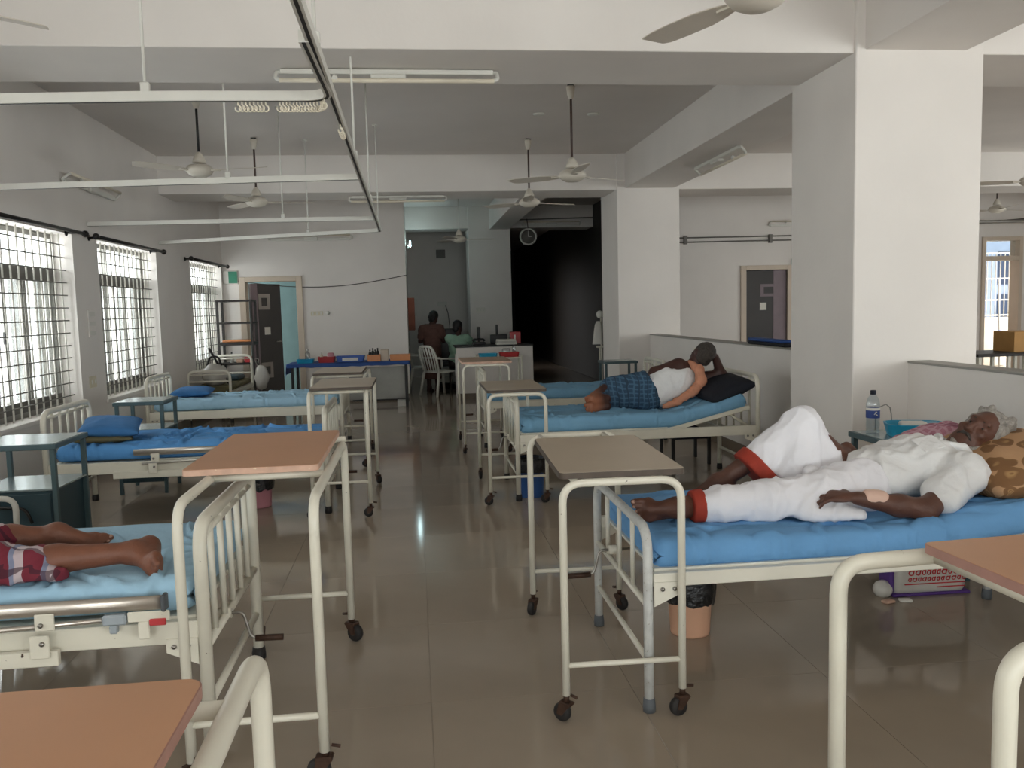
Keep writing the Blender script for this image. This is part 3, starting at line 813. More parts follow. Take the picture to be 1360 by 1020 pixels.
def bed(label, x, y, rz, L=1.95, W=0.85, fh=0.8, hh=0.9, mz=(0.5, 0.63), rail=(0.44, 0.5), hinge=1.2, ang=0.0, sheet='sheet_mid', paint='cream', tr=0.019, guard=0, crank=True, seed=0.0, nb=5, low=0.2, wr=0.008, cap='rubber', bars_z=0.4, bow_mat=None):
    t = thing('hospital_bed', label, 'bed', (x, y, 0), rz, 'white tubular hospital beds')
    h = W / 2
    bow_mat = bow_mat or paint
    for nm, xx, zz in (('foot_frame', 0, fh), ('head_frame', L, hh)):
        f = MB().tube(fillet([(xx, -h, 0.035), (xx, -h, zz), (xx, h, zz), (xx, h, 0.035)], 0.10, 7), tr, 12)
        f = f.build(nm, bow_mat, t)
        MB().tube([(xx, -h, low), (xx, h, low)], tr * 0.62, 8).build('crossbar', paint, f)
        MB().tube([(xx, -h, bars_z), (xx, h, bars_z)], tr * 0.7, 8).build('crossbar', paint, f)
        if nm == 'head_frame' or True:
            if fh > 0.7: MB().tube([(xx, -h, zz - 0.045), (xx, h, zz - 0.045)], tr * 0.5, 8).build('crossbar', paint, f)
        for k in range(nb):
            yy = -h + W * (k + 1) / (nb + 1)
            MB().cyl((xx, yy, bars_z), (xx, yy, zz - 0.003), tr * 0.52, n=8).build('bar', paint, f)
        for s in (-1, 1):
            MB().lathe([(0.0, 0.0), (tr * 1.25, 0.0), (tr * 1.3, 0.02), (tr * 1.15, 0.05), (tr * 0.9, 0.052)], 14, T((xx, s * h, 0))).build('foot_cap', cap, f)
    for s in (-1, 1):
        r_ = MB().rbox(0.018, L - 0.018, s * h - 0.016, s * h + 0.016, rail[0], rail[1], 0.003, 1).build('side_rail', paint, t)
        for xx, d in ((0.018, 1), (L - 0.018, -1)):
            g = MB().prism([(xx, rail[0] - 0.07), (xx + d * 0.1, rail[0] - 0.025), (xx + d * 0.1, rail[0] + 0.02), (xx, rail[0] + 0.02)], -0.003, 0.003, Matrix(((1, 0, 0, 0), (0, 0, 1, s * (h + 0.019)), (0, 1, 0, 0), (0, 0, 0, 1)))).build('gusset', paint, r_)
            for bx in (0.03, 0.075):
                MB().lathe([(0.008, 0), (0.008, 0.006), (0.0, 0.008)], 10, T((xx + d * bx, s * (h + 0.022), rail[0] - 0.005), rx=-s * PI / 2)).build('bolt', 'steel', r_)
    for k in range(4):
        xx = 0.3 + k * (L - 0.6) / 3
        MB().rbox(xx - 0.02, xx + 0.02, -h + 0.017, h - 0.017, rail[0] + 0.005, rail[1] - 0.008, 0.002, 1).build('cross_member', paint, t)
    # sleeping deck : flat part and hinged back section
    MB().rbox(0.03, hinge, -h + 0.02, h - 0.02, rail[1] - 0.004, rail[1] + 0.008, 0.002, 1).build('deck', paint, t)
    bk = MB()
    for s in (-1, 1): bk.rbox(0, L - hinge - 0.04, s * (h - 0.03) - 0.014, s * (h - 0.03) + 0.014, 0, 0.034, 0.003, 1)
    bk.rbox(L - hinge - 0.07, L - hinge - 0.04, -h + 0.03, h - 0.03, 0, 0.034, 0.003, 1)
    bk.rbox(0.02, L - hinge - 0.07, -h + 0.04, h - 0.04, 0.02, 0.03, 0.002, 1)
    bk.build('backrest', paint, t, (hinge, 0, rail[1] - 0.036), (0, -ang, 0))
    if ang > 0.05:
        xe = hinge + 0.5 * math.cos(ang); ze = rail[1] + 0.5 * math.sin(ang)
        for s in (-1, 1):
            MB().tube([(xe, s * (h - 0.06), ze - 0.01), (L - 0.05, s * (h - 0.06), rail[1] - 0.02)], 0.012, 8).build('support_strut', paint, t)
    mattress_mesh(L - 0.09, W - 0.03, mz[1] - mz[0], mz[0], hinge - 0.02, ang, seed, wr).build('mattress', sheet, t, (0.035, 0, 0))
    if crank:
        c = MB().tube(fillet([(0.25, 0.12, rail[0] - 0.02), (-0.06, 0.12, rail[0] - 0.02), (-0.085, 0.12, rail[0] - 0.12), (-0.19, 0.12, rail[0] - 0.125)], 0.02, 4), 0.006, 8).build('crank', 'steel', t)
        MB().cyl((-0.10, 0.12, rail[0] - 0.123), (-0.2, 0.12, rail[0] - 0.125), 0.012, n=10).build('crank_grip', 'rust', c)
        MB().cyl((-0.02, 0.12, rail[0] - 0.02), (0.035, 0.12, rail[0] - 0.02), 0.02, n=12).build('crank_bearing', paint, c)
    if guard:
        s = guard; yy = s * (h + 0.045)
        g = MB().tube([(0.105, yy, mz[0] + 0.065), (1.35, yy, mz[0] + 0.065)], 0.019, 12, flat=(1.25, 0.7)).build('guard_rail', 'alu', t)
        MB().rbox(0.1, 0.115, yy - 0.02, yy + 0.02, mz[0] + 0.038, mz[0] + 0.092, 0.004, 1).build('end_plug', 'greyrubber', g)
        MB().tube([(0.29, yy, mz[0] + 0.018), (1.3, yy, mz[0] - 0.022)], 0.009, 8).build('lower_bar', 'alu', g)
        MB().rbox(0.44, 1.5, yy - 0.012, yy + 0.012, rail[0] - 0.03, rail[0] + 0.02, 0.003, 1).build('mount', paint, g)
        for xx in (0.47, 1.20):
            MB().rbox(xx - 0.03, xx + 0.03, yy + s * 0.018 - 0.004, yy + s * 0.018 + 0.004, mz[0] + 0.0, mz[0] + 0.055, 0.003, 1).build('hinge_plate', paint, g)
            MB().rbox(xx - 0.01, xx + 0.05, yy + s * 0.018 - 0.004, yy + s * 0.018 + 0.004, rail[0] + 0.0, rail[0] + 0.075, 0.003, 1).build('hinge_plate', paint, g)
            for q in (mz[0] + 0.02, rail[0] + 0.05):
                MB().lathe([(0.008, 0), (0.008, 0.006), (0, 0.008)], 10, T((xx + 0.01, yy + s * 0.022, q), rx=-s * PI / 2)).build('bolt', 'steel', g)
        lt = MB().rbox(0.09, 0.22, yy + s * 0.012 - 0.004, yy + s * 0.012 + 0.004, mz[0] + 0.008, mz[0] + 0.042, 0.003, 1).rbox(0.155, 0.19, yy + s * 0.012 - 0.004, yy + s * 0.012 + 0.004, mz[0] - 0.05, mz[0] + 0.008, 0.003, 1).build('latch', paint, g)
        MB().rbox(0.10, 0.152, yy + s * 0.02 - 0.005, yy + s * 0.02 + 0.005, mz[0] - 0.004, mz[0] + 0.018, 0.003, 1).build('release_lever', 'red_lever', lt)
        MB().rbox(0.225, 0.30, yy - 0.016, yy + 0.016, mz[0] - 0.0, mz[0] + 0.035, 0.006, 1).rbox(0.255, 0.28, yy - 0.012, yy + 0.012, mz[0] - 0.028, mz[0] - 0.0, 0.004, 1).build('slide_block', 'alu_grey', g)
    return t

# beds on the column side (head towards the half wall)
bed('hospital bed with a worn rail end, under the old man in white', 0.81, 3.325, 0, 1.96, 0.85, 0.685, 0.86, (0.52, 0.635), (0.472, 0.522), 0.95, 0.10, 'sheet_mid', 'cream_clean', 0.0185, seed=1.3, nb=3, low=0.19, cap='greyrubber', bow_mat='worn', wr=0.010)
bed('hospital bed with raised back, under the man in the white vest', 0.755, 6.775, 0, 1.93, 0.85, 0.80, 0.905, (0.515, 0.64), (0.44, 0.515), 1.2, 0.235, 'sheet_far', 'cream', 0.019, seed=4.1, nb=4)
bed('hospital bed empty under a blue sheet, beyond the man in the white vest', 0.72, 9.3, 0, 1.98, 0.82, 0.82, 0.86, (0.49, 0.6), (0.42, 0.49), 1.2, 0.06, 'sheet_far', 'cream', 0.019, seed=7.7, nb=4)
# beds on the window side (head towards the windows)
bed('hospital bed with folded guard rail, under the person in plaid', -0.727, 3.22, PI, 1.98, 0.86, 0.815, 0.95, (0.515, 0.635), (0.425, 0.50), 1.2, 0.0, 'sheet_light', 'cream', 0.023, guard=1, seed=2.2, nb=5, wr=0.012)
bed('hospital bed with folded guard rail and two pillows, empty, beside the teal lockers', -0.69, 6.71, PI, 1.97, 0.86, 0.775, 0.83, (0.46, 0.575), (0.37, 0.455), 1.2, 0.0, 'sheet_deep', 'cream', 0.021, guard=1, seed=9.4, nb=5, wr=0.016)
bed('hospital bed empty with one flat blue pillow, below the middle grilled window', -0.80, 9.4, PI, 1.97, 0.86, 0.80, 0.85, (0.505, 0.62), (0.42, 0.505), 1.2, 0.0, 'sheet_light', 'cream', 0.02, seed=12.9, nb=5, wr=0.012)
bed('hospital bed set along the window wall under heaped bags beside the shelf rack', -2.84, 11.9, PI / 2, 1.6, 0.56, 0.72, 0.85, (0.42, 0.5), (0.36, 0.42), 1.0, 0.0, 'olive', 'cream_clean', 0.02, crank=False, seed=15.0, nb=0, bars_z=0.58)

# ------------------------------------------------------------------ overbed tables
def caster(parent, x, y, rz, s=1.0):
    Tm = T((x, y, 0), rz=rz)
    r = 0.034 * s
    c = MB()
    c.cyl((0, 0, 0.072 * s), (0, 0, 0.11 * s), 0.011 * s, n=8, T=Tm)
    c.rbox(-0.022 * s, 0.026 * s, -0.018 * s, 0.018 * s, 0.062 * s, 0.076 * s, 0.003, 1, Tm)
    for sg in (-1, 1):
        c.prism([(-0.024 * s, 0.07 * s), (0.022 * s, 0.07 * s), (0.032 * s, 0.03 * s), (0.012 * s, 0.026 * s)], -0.002, 0.002, Tm @ Matrix(((1, 0, 0, 0), (0, 0, 1, sg * 0.017 * s), (0, 1, 0, 0), (0, 0, 0, 1))))
    c.tube([(-0.02 * s, 0, 0.105 * s), (-0.045 * s, 0, 0.10 * s)], 0.006, 6, T=Tm)
    o = c.build('caster', 'rust', parent)
    MB().lathe([(0.008, -0.013 * s), (r * 0.9, -0.013 * s), (r, -0.006 * s), (r, 0.006 * s), (r * 0.9, 0.013 * s), (0.008, 0.013 * s)], 18, Tm @ T((0.018 * s, 0, r), rx=PI / 2)).build('wheel', 'rubber', o)
    MB().cyl((0.018 * s, -0.015 * s, r), (0.018 * s, 0.015 * s, r), 0.009 * s, n=8, T=Tm).build('hub', 'steel', o)

def table(label, legs, board, z, axis, top, edge, tr=0.014, low=0.21, rz=0.0, cast=True, corner=0.02, group='overbed tables on casters', paint='cream', splay=0.0, rails=True):
    """legs = (x0,x1,y0,y1), board = (x0,x1,y0,y1) in world plan; axis = direction of the two arched leg frames"""
    cx, cy = (legs[0] + legs[1]) / 2, (legs[2] + legs[3]) / 2
    x0, x1, y0, y1 = legs[0] - cx, legs[1] - cx, legs[2] - cy, legs[3] - cy
    a0, a1, b0, b1 = board[0] - cx, board[1] - cx, board[2] - cy, board[3] - cy
    t = thing('overbed_table', label, 'table', (cx, cy, 0), rz, group)
    zt = z - 0.022
    zr = zt - tr - 0.001
    sp0 = (b0 - y0 + 0.012) if splay else 0.0; sp1 = (y1 - b1 + 0.012) if splay else 0.0
    tp = MB().prism(rrect(a0, a1, b0, b1, corner), zt, z).build('tabletop', top, t)
    e = 0.0025
    ol = rrect(a0 - e, a1 + e, b0 - e, b1 + e, corner + e); il = rrect(a0, a1, b0, b1, corner)
    n = len(ol); vs = []; fs = []
    for (p, q) in zip(ol, il):
        vs += [(p[0], p[1], zt), (p[0], p[1], z - 0.001), (q[0], q[1], z - 0.0009), (q[0], q[1], zt)]
    for i in range(n):
        j = (i + 1) % n
        for k in range(4):
            fs.append((i * 4 + k, i * 4 + (k + 1) % 4, j * 4 + (k + 1) % 4, j * 4 + k))
    MB().add(vs, fs).build('edge_band', edge, tp)
    fz = 0.10 if cast else 0.03
    if axis == 'y':
        for x in (x0, x1):
            MB().tube(fillet([(x, y0, fz), (x, y0, zr), (x, y1, zr), (x, y1, fz)], 0.09, 7), tr, 12).build('leg_frame', paint, t)
        for y in (b0 + 0.03, b1 - 0.03):
            MB().tube([(x0, y, zr), (x1, y, zr)], tr * 0.8, 8).build('cross_rail', paint, t)
    else:
        for y in (y0, y1):
            MB().tube(fillet([(x0, y, fz), (x0, y + (sp0 if y == y0 else -sp1), zr), (x1, y + (sp0 if y == y0 else -sp1), zr), (x1, y, fz)], 0.075, 7), tr, 12).build('leg_frame', paint, t)
        for x in (((x0 + 0.05, x1 - 0.07)) if rails else (a0 + 0.05, a1 - 0.05)):
            MB().tube([(x, y0 + sp0, zr), (x, y1 - sp1, zr)], tr * 0.9, 8).build('side_rail', paint, t)
    if axis == 'y' or axis == 'x':
        for y in (y0, y1):
            MB().tube([(x0, y, low), (x1, y, low)], tr * 0.72, 8).build('crossbar', paint, t)
    for i, (x, y) in enumerate(((x0, y0), (x1, y0), (x0, y1), (x1, y1))):
        if cast: caster(t, x, y, 2.4 + i * 0.9 + random.uniform(-0.5, 0.5), tr / 0.0145)
        else: MB().lathe([(0, 0), (tr * 1.3, 0), (tr * 1.35, 0.02), (tr * 1.1, 0.045), (0, 0.045)], 12, T((x, y, 0))).build('foot_cap', 'rubber', t)
    return t
table('overbed table with a grey top at the foot of the old man in white', (0.512, 0.94, 2.865, 3.95), (0.505, 0.955, 2.868, 3.66), 0.912, 'x', 'laminate_grey', 'edge_dark', 0.0145, rz=-0.03)
table('overbed table with a brown top and chipped pink edge, at the plaid-clad person', (-0.745, -0.335, 2.62, 3.78), (-0.835, -0.365, 3.03, 3.90), 0.955, 'y', 'laminate_brown', 'edge_pink', 0.0165, low=0.22)
table('overbed table with a brown top and mauve edge, set lengthwise, nearest the plaid-clad person', (-0.85, -0.318, 0.45, 1.59), (-0.82, -0.368, 0.52, 1.392), 0.9, 'y', 'laminate_brown', 'edge_mauve', 0.02, low=0.24, corner=0.03)
table('overbed table with a brown top turned crosswise beside the old man in white', (0.985, 2.0, 1.33, 1.855), (1.185, 1.95, 1.30, 1.83), 0.922, 'x', 'laminate_brown', 'edge_mauve', 0.02, low=0.24, rz=0.06, rails=False)
table('overbed table with a grey top at the foot of the man in the white vest', (0.53, 0.965, 6.25, 7.28), (0.525, 0.975, 6.26, 7.05), 0.878, 'x', 'laminate_grey', 'edge_dark', 0.0145)
table('overbed table with a worn beige top in front of the station counter', (0.475, 0.95, 8.56, 9.5), (0.47, 0.985, 8.6, 9.42), 0.945, 'x', 'laminate_beige', 'edge_pink', 0.0125)
table('overbed table with a grey top at the foot of the two-pillow bed', (-0.775, -0.365, 6.10, 7.3), (-0.775, -0.33, 6.16, 6.98), 0.95, 'y', 'laminate_grey', 'edge_dark', 0.0145, low=0.26)
table('overbed table with a grey top at the foot of the bed with one flat pillow', (-0.99, -0.5, 8.1, 9.12), (-1.0, -0.53, 8.25, 9.08), 0.905, 'y', 'laminate_grey', 'edge_dark', 0.0145, low=0.26)

# ------------------------------------------------------------------ bedside lockers
def locker(label, x0, x1, y0, y1, h=0.78, shelf=0.52, rz=0.0, door=1, handle=True, legs=0.1):
    cx, cy = (x0 + x1) / 2, (y0 + y1) / 2; w, d = (x1 - x0) / 2, (y1 - y0) / 2
    t = thing('bedside_locker', label, 'locker', (cx, cy, 0), rz, 'teal bedside lockers')
    MB().rbox(-w - 0.012, w + 0.012, -d - 0.012, d + 0.012, h - 0.03, h, 0.004, 1).build('top', 'teal_metal', t)
    MB().rbox(-w + 0.004, w - 0.004, -d + 0.004, d - 0.004, h, h + 0.002, 0.0005, 1).build('top_sheet', 'teal_top', t)
    for sx in (-1, 1):
        for sy in (-1, 1):
            MB().rbox(sx * w - 0.014 - (0.014 if sx > 0 else -0.014), sx * w + 0.014 - (0.014 if sx > 0 else -0.014), sy * d - 0.014 - (0.014 if sy > 0 else -0.014), sy * d + 0.014 - (0.014 if sy > 0 else -0.014), 0.0, h - 0.03, 0.002, 1).build('leg', 'teal_metal', t)
    e = 0.029
    MB().rbox(-w + 0.002, w - 0.002, -d + 0.002, d - 0.002, shelf - 0.012, shelf, 0.002, 1).build('shelf', 'teal_top', t)
    MB().rbox(-w + e, w - e, -d + 0.006, d - 0.006, legs, shelf - 0.013, 0.003, 1).build('cabinet', 'teal_door', t)
    dr = MB().rbox(-w + e + 0.01, w - e - 0.01, -d - 0.004, -d + 0.0055, legs + 0.02, shelf - 0.03, 0.002, 1).build('door', 'teal_door', t)
    if handle:
        MB().tube(fillet([(-w * 0.35, -d - 0.004, shelf - 0.10), (-w * 0.35, -d - 0.035, shelf - 0.09), (w * 0.3, -d - 0.035, shelf - 0.10), (w * 0.42, -d - 0.03, shelf - 0.19)], 0.05, 5), 0.009, 8).build('handle', 'black', dr)
    return t
locker('teal metal bedside locker with a curved black handle beside the two-pillow bed', -2.56, -2.09, 5.05, 5.52, 0.78, 0.52)
locker('teal metal bedside locker behind the two-pillow bed, by the flat pillow bed', -2.52, -2.13, 7.3, 7.72, 0.785, 0.55, handle=False)
locker('teal metal bedside locker holding the water bottle, beside the old man in white', 2.415, 2.86, 4.0, 4.42, 0.755, 0.45, handle=False)
locker('teal metal bedside locker half hidden behind the bed beyond the man in the white vest', 2.30, 2.70, 10.05, 10.4, 0.80, 0.5, handle=False)
st = thing('bench_stool', 'low black bench stool under the bed with the raised back', 'stool', (2.5, 7.62, 0))
MB().rbox(-0.2, 0.2, -0.22, 0.22, 0.40, 0.46, 0.006, 1).build('seat', 'black', st)
MB().rbox(-0.18, 0.18, -0.2, 0.2, 0.24, 0.40, 0.006, 1).build('drawer_box', 'navy', st)
for sx in (-0.17, 0.17):
    for sy in (-0.19, 0.19): MB().rbox(sx - 0.014, sx + 0.014, sy - 0.014, sy + 0.014, 0, 0.41, 0.002, 1).build('leg', 'black', st)

# ------------------------------------------------------------------ pillows
def pillow_mesh(a, b, c, p=2.6, seed=0.0, wr=0.006, n=36, m=20):
    mb = MB(); vs = []; fs = []
    for s in (1, -1):
        for i in range(n + 1):
            for k in range(m + 1):
                u = -1 + 2 * i / n; v = -1 + 2 * k / m
                hgt = max(0.0, (1 - abs(u) ** p) * (1 - abs(v) ** p)) ** 0.5
                pin = 1 - 0.07 * (1 - abs(u) ** 2) * abs(v) ** 4
                pin2 = 1 - 0.05 * (1 - abs(v) ** 2) * abs(u) ** 4
                w = fbm((u * a + seed, v * b, s + seed), 9) * wr * hgt ** 0.5
                vs.append((a * u * pin2, b * v * pin, s * c * hgt + w))
    N = (n + 1) * (m + 1)
    for q in range(2):
        for i in range(n):
            for k in range(m):
                o = q * N + i * (m + 1) + k
                fs.append((o, o + 1, o + m + 2, o + m + 1))
    return mb.add(vs, fs, True)
def pillow(label, loc, rot, a, b, c, mat, seed=0, group=None, wr=0.006, cat='pillow'):
    return tag(pillow_mesh(a, b, c, 2.6, seed, wr).build('pillow', mat, None, loc, rot), label, cat, group)
pillow('flat blue pillow alone on the bed below the middle grilled window', (-2.42, 9.42, 0.672), (0.0, 0.02, 0.12), 0.20, 0.30, 0.05, 'pillow_blue', 1)
pillow('plump blue pillow lying on top of an olive pillow', (-2.33, 6.66, 0.672), (0.06, 0.08, 0.25), 0.21, 0.31, 0.06, 'pillow_blue', 2)
pillow('thin olive pillow under the plump blue one', (-2.36, 6.60, 0.605), (0, 0.03, 0.3), 0.20, 0.27, 0.036, 'olive', 3)
pillow('dark navy pillow under the elbow of the man in the white vest', (2.47, 6.62, 0.80), (0.10, -0.30, 0.1), 0.21, 0.27, 0.075, 'navy', 4)
pillow('grey striped cushion tucked behind the dark navy pillow', (2.44, 6.92, 0.835), (0.0, -0.22, 0.0), 0.17, 0.2, 0.055, 'clear_bag', 5)
pillow('big brown floral pillow behind the head of the old man in white', (2.47, 3.30, 0.79), (0.05, -0.22, 0.0), 0.24, 0.34, 0.115, 'floral', 6, None, 0.012)

# ------------------------------------------------------------------ bins
def bin_(label, x, y, r, h, mat, bag_h, group='bins lined with black bags'):
    t = thing('waste_bin', label, 'bin', (x, y, 0), 0, group)
    MB().lathe([(0.0, 0.0), (r * 0.82, 0.0), (r * 0.85, 0.01), (r * 0.97, h - 0.02), (r * 1.03, h - 0.015), (r * 1.03, h), (r * 0.95, h), (r * 0.8, 0.02), (0, 0.02)], 32).build('bucket', mat, t)
    vs = []; fs = []; n = 40
    rows = [(0.90, h - 0.05), (0.96, h + 0.012), (1.06, h + 0.012), (1.12, h - bag_h * 0.4), (1.09, h - bag_h * 0.8), (1.06, h - bag_h)]
    for i, (k, z) in enumerate(rows):
        for j in range(n):
            a = 2 * PI * j / n
            w = 0.5 * noise.noise(Vector((math.cos(a) * 2.2, math.sin(a) * 2.2, z * 9 + x))) + 0.3 * noise.noise(Vector((math.cos(a) * 6, math.sin(a) * 6, x)))
            rr = r * (k + 0.10 * w * (i > 1)); zz = z + (0.09 * w * (i == len(rows) - 1) * bag_h * 3)
            vs.append((rr * math.cos(a), rr * math.sin(a), zz))
    for i in range(len(rows) - 1):
        for j in range(n):
            l = (j + 1) % n
            fs.append((i * n + j, i * n + l, (i + 1) * n + l, (i + 1) * n + j))
    MB().add(vs, fs, True).build('liner_bag', 'bag_black', t)
    return t
bin_('peach waste bin with a black liner under the bed of the old man in white', 1.2, 3.60, 0.105, 0.27, 'bin_peach', 0.12)
bin_('blue waste bin with a black liner under the bed with raised back', 0.87, 6.50, 0.115, 0.30, 'bin_blue', 0.10)
bin_('pink waste bin with a black liner under the two-pillow bed', -1.25, 6.62, 0.105, 0.27, 'bin_pink', 0.13)
# ================================================================== far end of the ward
bt = thing('trestle_table', 'long dark-legged table covered with a blue cloth against the far wall', 'table', (-1.02, 13.2, 0))
MB().rbox(-0.9, 0.9, -0.33, 0.33, 0.68, 0.715, 0.004, 1).build('tabletop', 'dark_metal', bt)
for sx in (-0.84, 0.86):
    for sy in (-0.29, 0.29): MB().rbox(sx - 0.02, sx + 0.02, sy - 0.02, sy + 0.02, 0, 0.68, 0.002, 1).build('leg', 'black', bt)
MB().rbox(0.0, 0.84, 0.27, 0.29, 0.06, 0.085, 0.003, 1).build('stretcher', 'black', bt)
MB().rbox(-0.2, 0.84, 0.292, 0.302, 0.08, 0.6, 0.003, 1).build('modesty_panel', 'window_alu', bt)
def drape(x0, x1, y0, y1, z, dl, df):
    nx, ny = 60, 26; vs = []; fs = []
    X = [x0 - dl] + [x0 + (x1 - x0) * i / nx for i in range(nx + 1)] + [x1 + dl]
    rows = [(y0 - 0.004, z - df), (y0 - 0.004, z - df * 0.5)] + [(y0 + (y1 - y0) * k / ny, z) for k in range(ny + 1)]
    for i, x in enumerate(X):
        for k, (y, zz) in enumerate(rows):
            end = i in (0, len(X) - 1)
            xx = (x0 - 0.012 if i == 0 else x1 + 0.012) if end else x
            w = 0.012 * noise.noise(Vector((x * 9, y * 7, zz * 3)))
            if end: vs.append((xx + w * 1.5, y, min(zz, z) - dl + w * 2))
            else: vs.append((xx, y - (abs(w) if k < 2 else 0), zz + (w * 1.2 if k < 1 else 0)))
    n = len(rows)
    for i in range(len(X) - 1):
        for k in range(n - 1): fs.append((i * n + k, (i + 1) * n + k, (i + 1) * n + k + 1, i * n + k + 1))
    return MB().add(vs, fs, True)
drape(-0.92, 0.92, -0.345, 0.345, 0.719, 0.16, 0.055).build('blue_cloth', 'cloth_blue', bt)
def open_tray(name, label, cat, loc, a, b, h, mat, r=0.03, taper=0.9, rz=0.0, group=None, wall=0.006):
    t = thing(name, label, cat, loc, rz, group)
    vs = []; fs = []
    prof = [(taper, 0.0), (1.0, h), (1.0 - wall / a, h), (taper - wall / a, wall)]
    out = rrect(-a, a, -b, b, min(r, b * 0.95), 5); n = len(out)
    for k, z in prof:
        for (x, y) in out: vs.append((x * k, y * k, z))
    for i in range(3):
        for k in range(n):
            l = (k + 1) % n; fs.append((i * n + k, i * n + l, (i + 1) * n + l, (i + 1) * n + k))
    fs.append(list(range(n))[::-1]); fs.append([3 * n + k for k in range(n)])
    MB().add(vs, fs, False).build('tray', mat, t)
    return t
ZT = 0.7215
def bottle(name, label, loc, r, h, body, cap, group=None, cat='bottle', parent_fill=None):
    t = thing(name, label, cat, loc, 0, group)
    MB().lathe([(0, 0), (r, 0), (r, h * 0.62), (r * 0.85, h * 0.72), (r * 0.38, h * 0.8), (r * 0.36, h * 0.88), (0, h * 0.88)], 16).build('bottle_body', body, t)
    MB().lathe([(r * 0.45, h * 0.86), (r * 0.45, h), (0, h)], 12).build('cap', cap, t)
    return t
open_tray('instrument_tray', 'turquoise tray on the blue cloth beside the doorway', 'tray', (-1.68, 13.1, ZT), 0.13, 0.1, 0.06, 'tray_teal')
bottle('bottle', 'clear bottle standing behind the turquoise tray on the blue cloth', (-1.68, 13.36, ZT), 0.04, 0.2, 'clear_plastic', 'plastic_white')
bk = open_tray('basket', 'red plastic basket on the blue cloth table', 'basket', (-1.36, 13.1, ZT), 0.13, 0.1, 0.09, 'tray_red')
tag(MB().rbox(-0.05, 0.05, -0.05, 0.05, 0, 0.14, 0.02, 2).build('gauze_pack', 'bin_pink', None, (-1.30, 13.1, ZT + 0.008)), 'pink gauze pack standing in the red basket', 'pack')
bottle('bottle', 'small brown bottle standing in the red basket', (-1.44, 13.1, ZT + 0.008), 0.025, 0.15, 'frame_peach', 'plastic_white')
tb = open_tray('file_tray', 'blue tray with a white label on the blue cloth table', 'tray', (-1.0, 13.12, ZT), 0.22, 0.12, 0.09, 'tray_blue')
MB().box(-0.12, 0.12, -0.123, -0.119, 0.02, 0.065).build('label_strip', 'paper', tb)
cr = open_tray('bottle_crate', 'tan crate of black-capped bottles on the blue cloth table', 'crate', (-0.64, 13.1, ZT), 0.10, 0.1, 0.10, 'tray_orange', 0.01, 1.0)
for i, (x, y) in enumerate(((-0.70, 13.06), (-0.66, 13.13), (-0.62, 13.05), (-0.585, 13.12))):
    bottle('bottle', 'black-capped bottle in the tan crate on the blue cloth table', (x, y, ZT + 0.008), 0.024, 0.17 + 0.02 * (i % 2), 'black', 'black', 'bottles in the tan crate')
tag(MB().rbox(-0.06, 0.06, -0.06, 0.06, 0, 0.17, 0.004, 1).build('carton', 'frame_peach', None, (-0.48, 13.12, ZT)), 'upright brown carton beside the tan crate of bottles', 'carton')
oc = open_tray('storage_crate', 'long orange crate at the station end of the blue cloth table', 'crate', (-0.24, 13.1, ZT), 0.16, 0.11, 0.09, 'tray_orange', 0.01, 0.97)
tag(MB().rbox(-0.13, 0.13, -0.08, 0.08, 0, 0.075, 0.01, 1).build('packet', 'plastic_cream', None, (-0.24, 13.1, ZT + 0.008)), 'pale packet filling the long orange crate', 'packet')
tag(MB().rbox(-0.07, 0.07, -0.07, 0.07, 0, 0.1, 0.006, 1).build('carton', 'plastic_white', None, (-0.24, 13.15, 0)), 'small white carton on the floor under the blue cloth table', 'carton')

# ------------------------------------------------------------------ shelf rack and bed heap
rk = thing('shelf_rack', 'open dark slotted-angle shelf rack beside the far doorway', 'rack', (-2.84, 13.9, 0))
for sx in (-0.25, 0.27):
    for sy in (-0.18, 0.18):
        p = MB().rbox(sx - 0.018, sx + 0.018, sy - 0.018, sy + 0.018, 0, 1.72, 0.002, 1).build('upright', 'dark_metal', rk)
for z in (0.25, 0.72, 1.05, 1.37, 1.72):
    MB().rbox(-0.27, 0.29, -0.2, 0.2, z - (0.03 if z != 1.05 else 0.05), z, 0.003, 1).build('shelf', 'dark_metal', rk)
tag(MB().rbox(-0.22, 0.22, -0.15, 0.15, 0, 0.035, 0.012, 2).build('folded_cloth', 'tray_orange', None, (-2.82, 13.88, 1.052)), 'flat tan cloth folded on the middle shelf of the rack', 'cloth')
tag(MB().rbox(-0.06, 0.06, -0.05, 0.05, 0, 0.09, 0.008, 2).build('box', 'red_lever', None, (-2.66, 13.8, 0.722)), 'red box on the lower shelf of the rack', 'box')
bottle('bottle', 'white pump bottle on the lower shelf of the rack', (-2.92, 13.8, 0.722), 0.028, 0.17, 'plastic_white', 'black')
tag(MB().rbox(-0.05, 0.05, -0.05, 0.05, 0, 0.06, 0.01, 2).build('box', 'edge_pink', None, (-2.79, 13.78, 0.722)), 'small pink box between the pump bottle and the red box', 'box')
hb = thing('holdall_bag', 'grey cloth holdall heaped on the bed by the window wall', 'bag', (-2.86, 12.35, 0.50))
m = MB(); m.ell((0, 0, 0.13), (0.17, 0.3, 0.17), 20, 12)
for v in m.v: v += Vector((0, 0, 0.03 * noise.noise(v * 7))); v.z = max(v.z, 0.0)
m.build('bag_body', 'clear_bag', hb)
MB().tube(fillet([(-0.1, 0.0, 0.27), (-0.06, 0, 0.40), (0.06, 0, 0.40), (0.1, 0, 0.27)], 0.05), 0.014, 8).build('handle', 'black', hb)
tag(MB().cyl((-2.66, 12.3, 0.51), (-2.95, 12.45, 1.02), 0.016, n=8).build('walking_stick', 'black'), 'black walking stick leaning over the grey holdall', 'stick')
vb = thing('carrier_bag', 'pale see-through carrier bag hanging on the shelf rack', 'bag', (-2.47, 13.74, 0.31))
